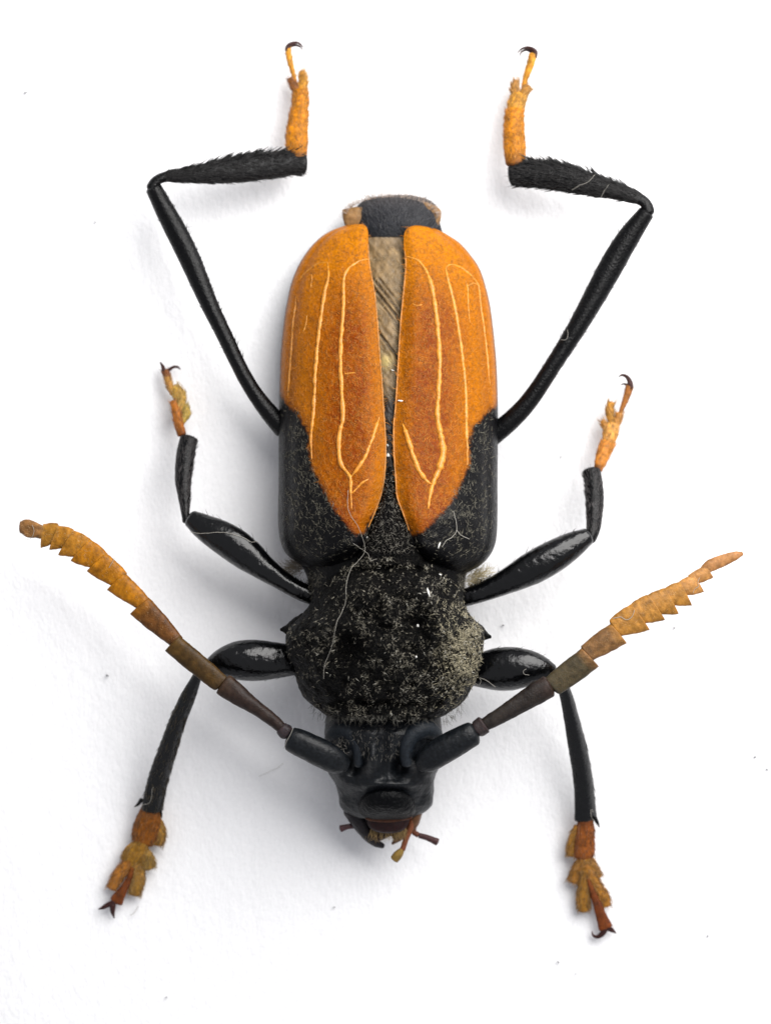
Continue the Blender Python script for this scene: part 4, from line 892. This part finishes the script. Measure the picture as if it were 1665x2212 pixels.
fibre('white fibre lying on the paper below the left front foot', [[(282, 1978), (292, 1970), (297, 1962), (300, 1958)]], 1.2, 2)
fibre('faint white fibre on the paper left of the head', [[(560, 1677), (580, 1668), (598, 1660), (612, 1650)]], .8, 2)

def chip(name, label, cat, group, x, y, L, w, ang, mat, z0=None, th=2.0):
    z = (zat(x, y) if z0 is None else z0)
    k = 9; a = np.linspace(0, 2 * np.pi, k, endpoint=False); r = rng.uniform(.7, 1.15, k)
    px = np.cos(a) * L / 2 * r; py = np.sin(a) * w / 2 * r; ca, sa = math.cos(ang), math.sin(ang)
    bot = np.stack([x + px * ca - py * sa, y + px * sa + py * ca, np.full(k, z - 3.0)], -1); top = bot.copy(); top[:, 2] = z + th * rng.uniform(.5, 1, k)
    top[:, :2] = np.array([x, y]) + (top[:, :2] - [x, y]) * .8
    V = np.concatenate([bot, top, [[x, y, z + th * 1.1]]]); F = [[j, (j + 1) % k, k + (j + 1) % k, k + j] for j in range(k)] + [[k + j, k + (j + 1) % k, 2 * k] for j in range(k)] + [list(range(k))[::-1]]
    o = mesh(name, V, F, mat, None, base=True); o['label'] = label; o['category'] = cat; o['group'] = group
G = 'dark dust specks scattered on the paper'
for x, y, L, w, an, lb in ((56, 200, 9, 3, -.5, 'dark dust speck near the top left corner of the paper'), (1630, 1635, 5, 4, 0, 'upper of two dark specks at the right edge of the paper'),
                           (1656, 1662, 6, 2.5, .5, 'lower of two dark specks touching the right edge of the paper'), (1205, 2078, 8, 3, 1.0, 'dark elongated speck on the paper below the right front foot'),
                           (206, 480, 5, 2, -.7, 'small curved speck on bare paper left of the left hind knee'), (1086, 1351, 6, 4, 0, 'grey speck on the paper beside the right spine of the thorax'),
                           (1356, 1353, 5, 4, .8, 'grey speck in the notch beneath the right antenna'), (1456, 1356, 5, 4, .6, 'grey speck on the paper just below the teeth of the right antenna'), (1211, 987, 5, 3.5, .3, 'tiny speck right of the black shoulder, near the right middle foot'),
                           (232, 1459, 7, 4, .6, 'grey speck on the paper between the left antenna and the left edge'), (1243, 2104, 5, 2, 1.1, 'thin speck close to the bottom edge, right of centre'), (1528, 2022, 4, 3, 0, 'tiny speck on empty paper at the lower right'),
                           (722, 1960, 4, 3, 0, 'tiny grey speck on the paper below the mouth'), (360, 2154, 4, 3, .4, 'tiny grey speck close to the bottom edge on the left')):
    if zat(x, y) > 0: continue
    chip('dust_speck', lb, 'dust speck', G, x, y, L, w, an, M_SPECK, 0)
M_WHITE = material('white_flake', (.75, .74, .70), rough=.6, var=.1, bump=0)
GF = 'white flakes caught on the beetle'
for x, y, L, w, an, lb in ((902, 1352, 8, 8, 0, 'round white grain in the black hollow of the thorax'), (925, 1281, 24, 6, 1.35, 'long white flake standing out on the rear of the thorax'), (838, 984, 11, 10, .4, 'white crumb in the gap between the two wing cases'),
                           (837, 962, 6, 7, 0, 'small white grain in the gap just above the crumb'), (865, 866, 17, 4.5, .1, 'short pale sliver on the inner edge of the right wing case'), (848, 800, 9, 4, .4, 'pale flake on the brown folded wing'),
                           (793, 1161, 5, 7, .4, 'small pale grain beside the lower left corner of the scutellum'), (948, 1178, 5, 18, .35, 'pale splinter at the base of the right wing case'), (899, 1419, 5, 6, 0, 'small pale grain in the middle of the thorax'),
                           (950, 1241, 8, 4, .4, 'whitish flake at the rear right of the thorax'), (962, 1878, 4, 2, 0, 'x')):
    if lb == 'x': continue
    chip('flake', lb, 'flake', GF, x, y, L, w, an, M_WHITE, None, 3)
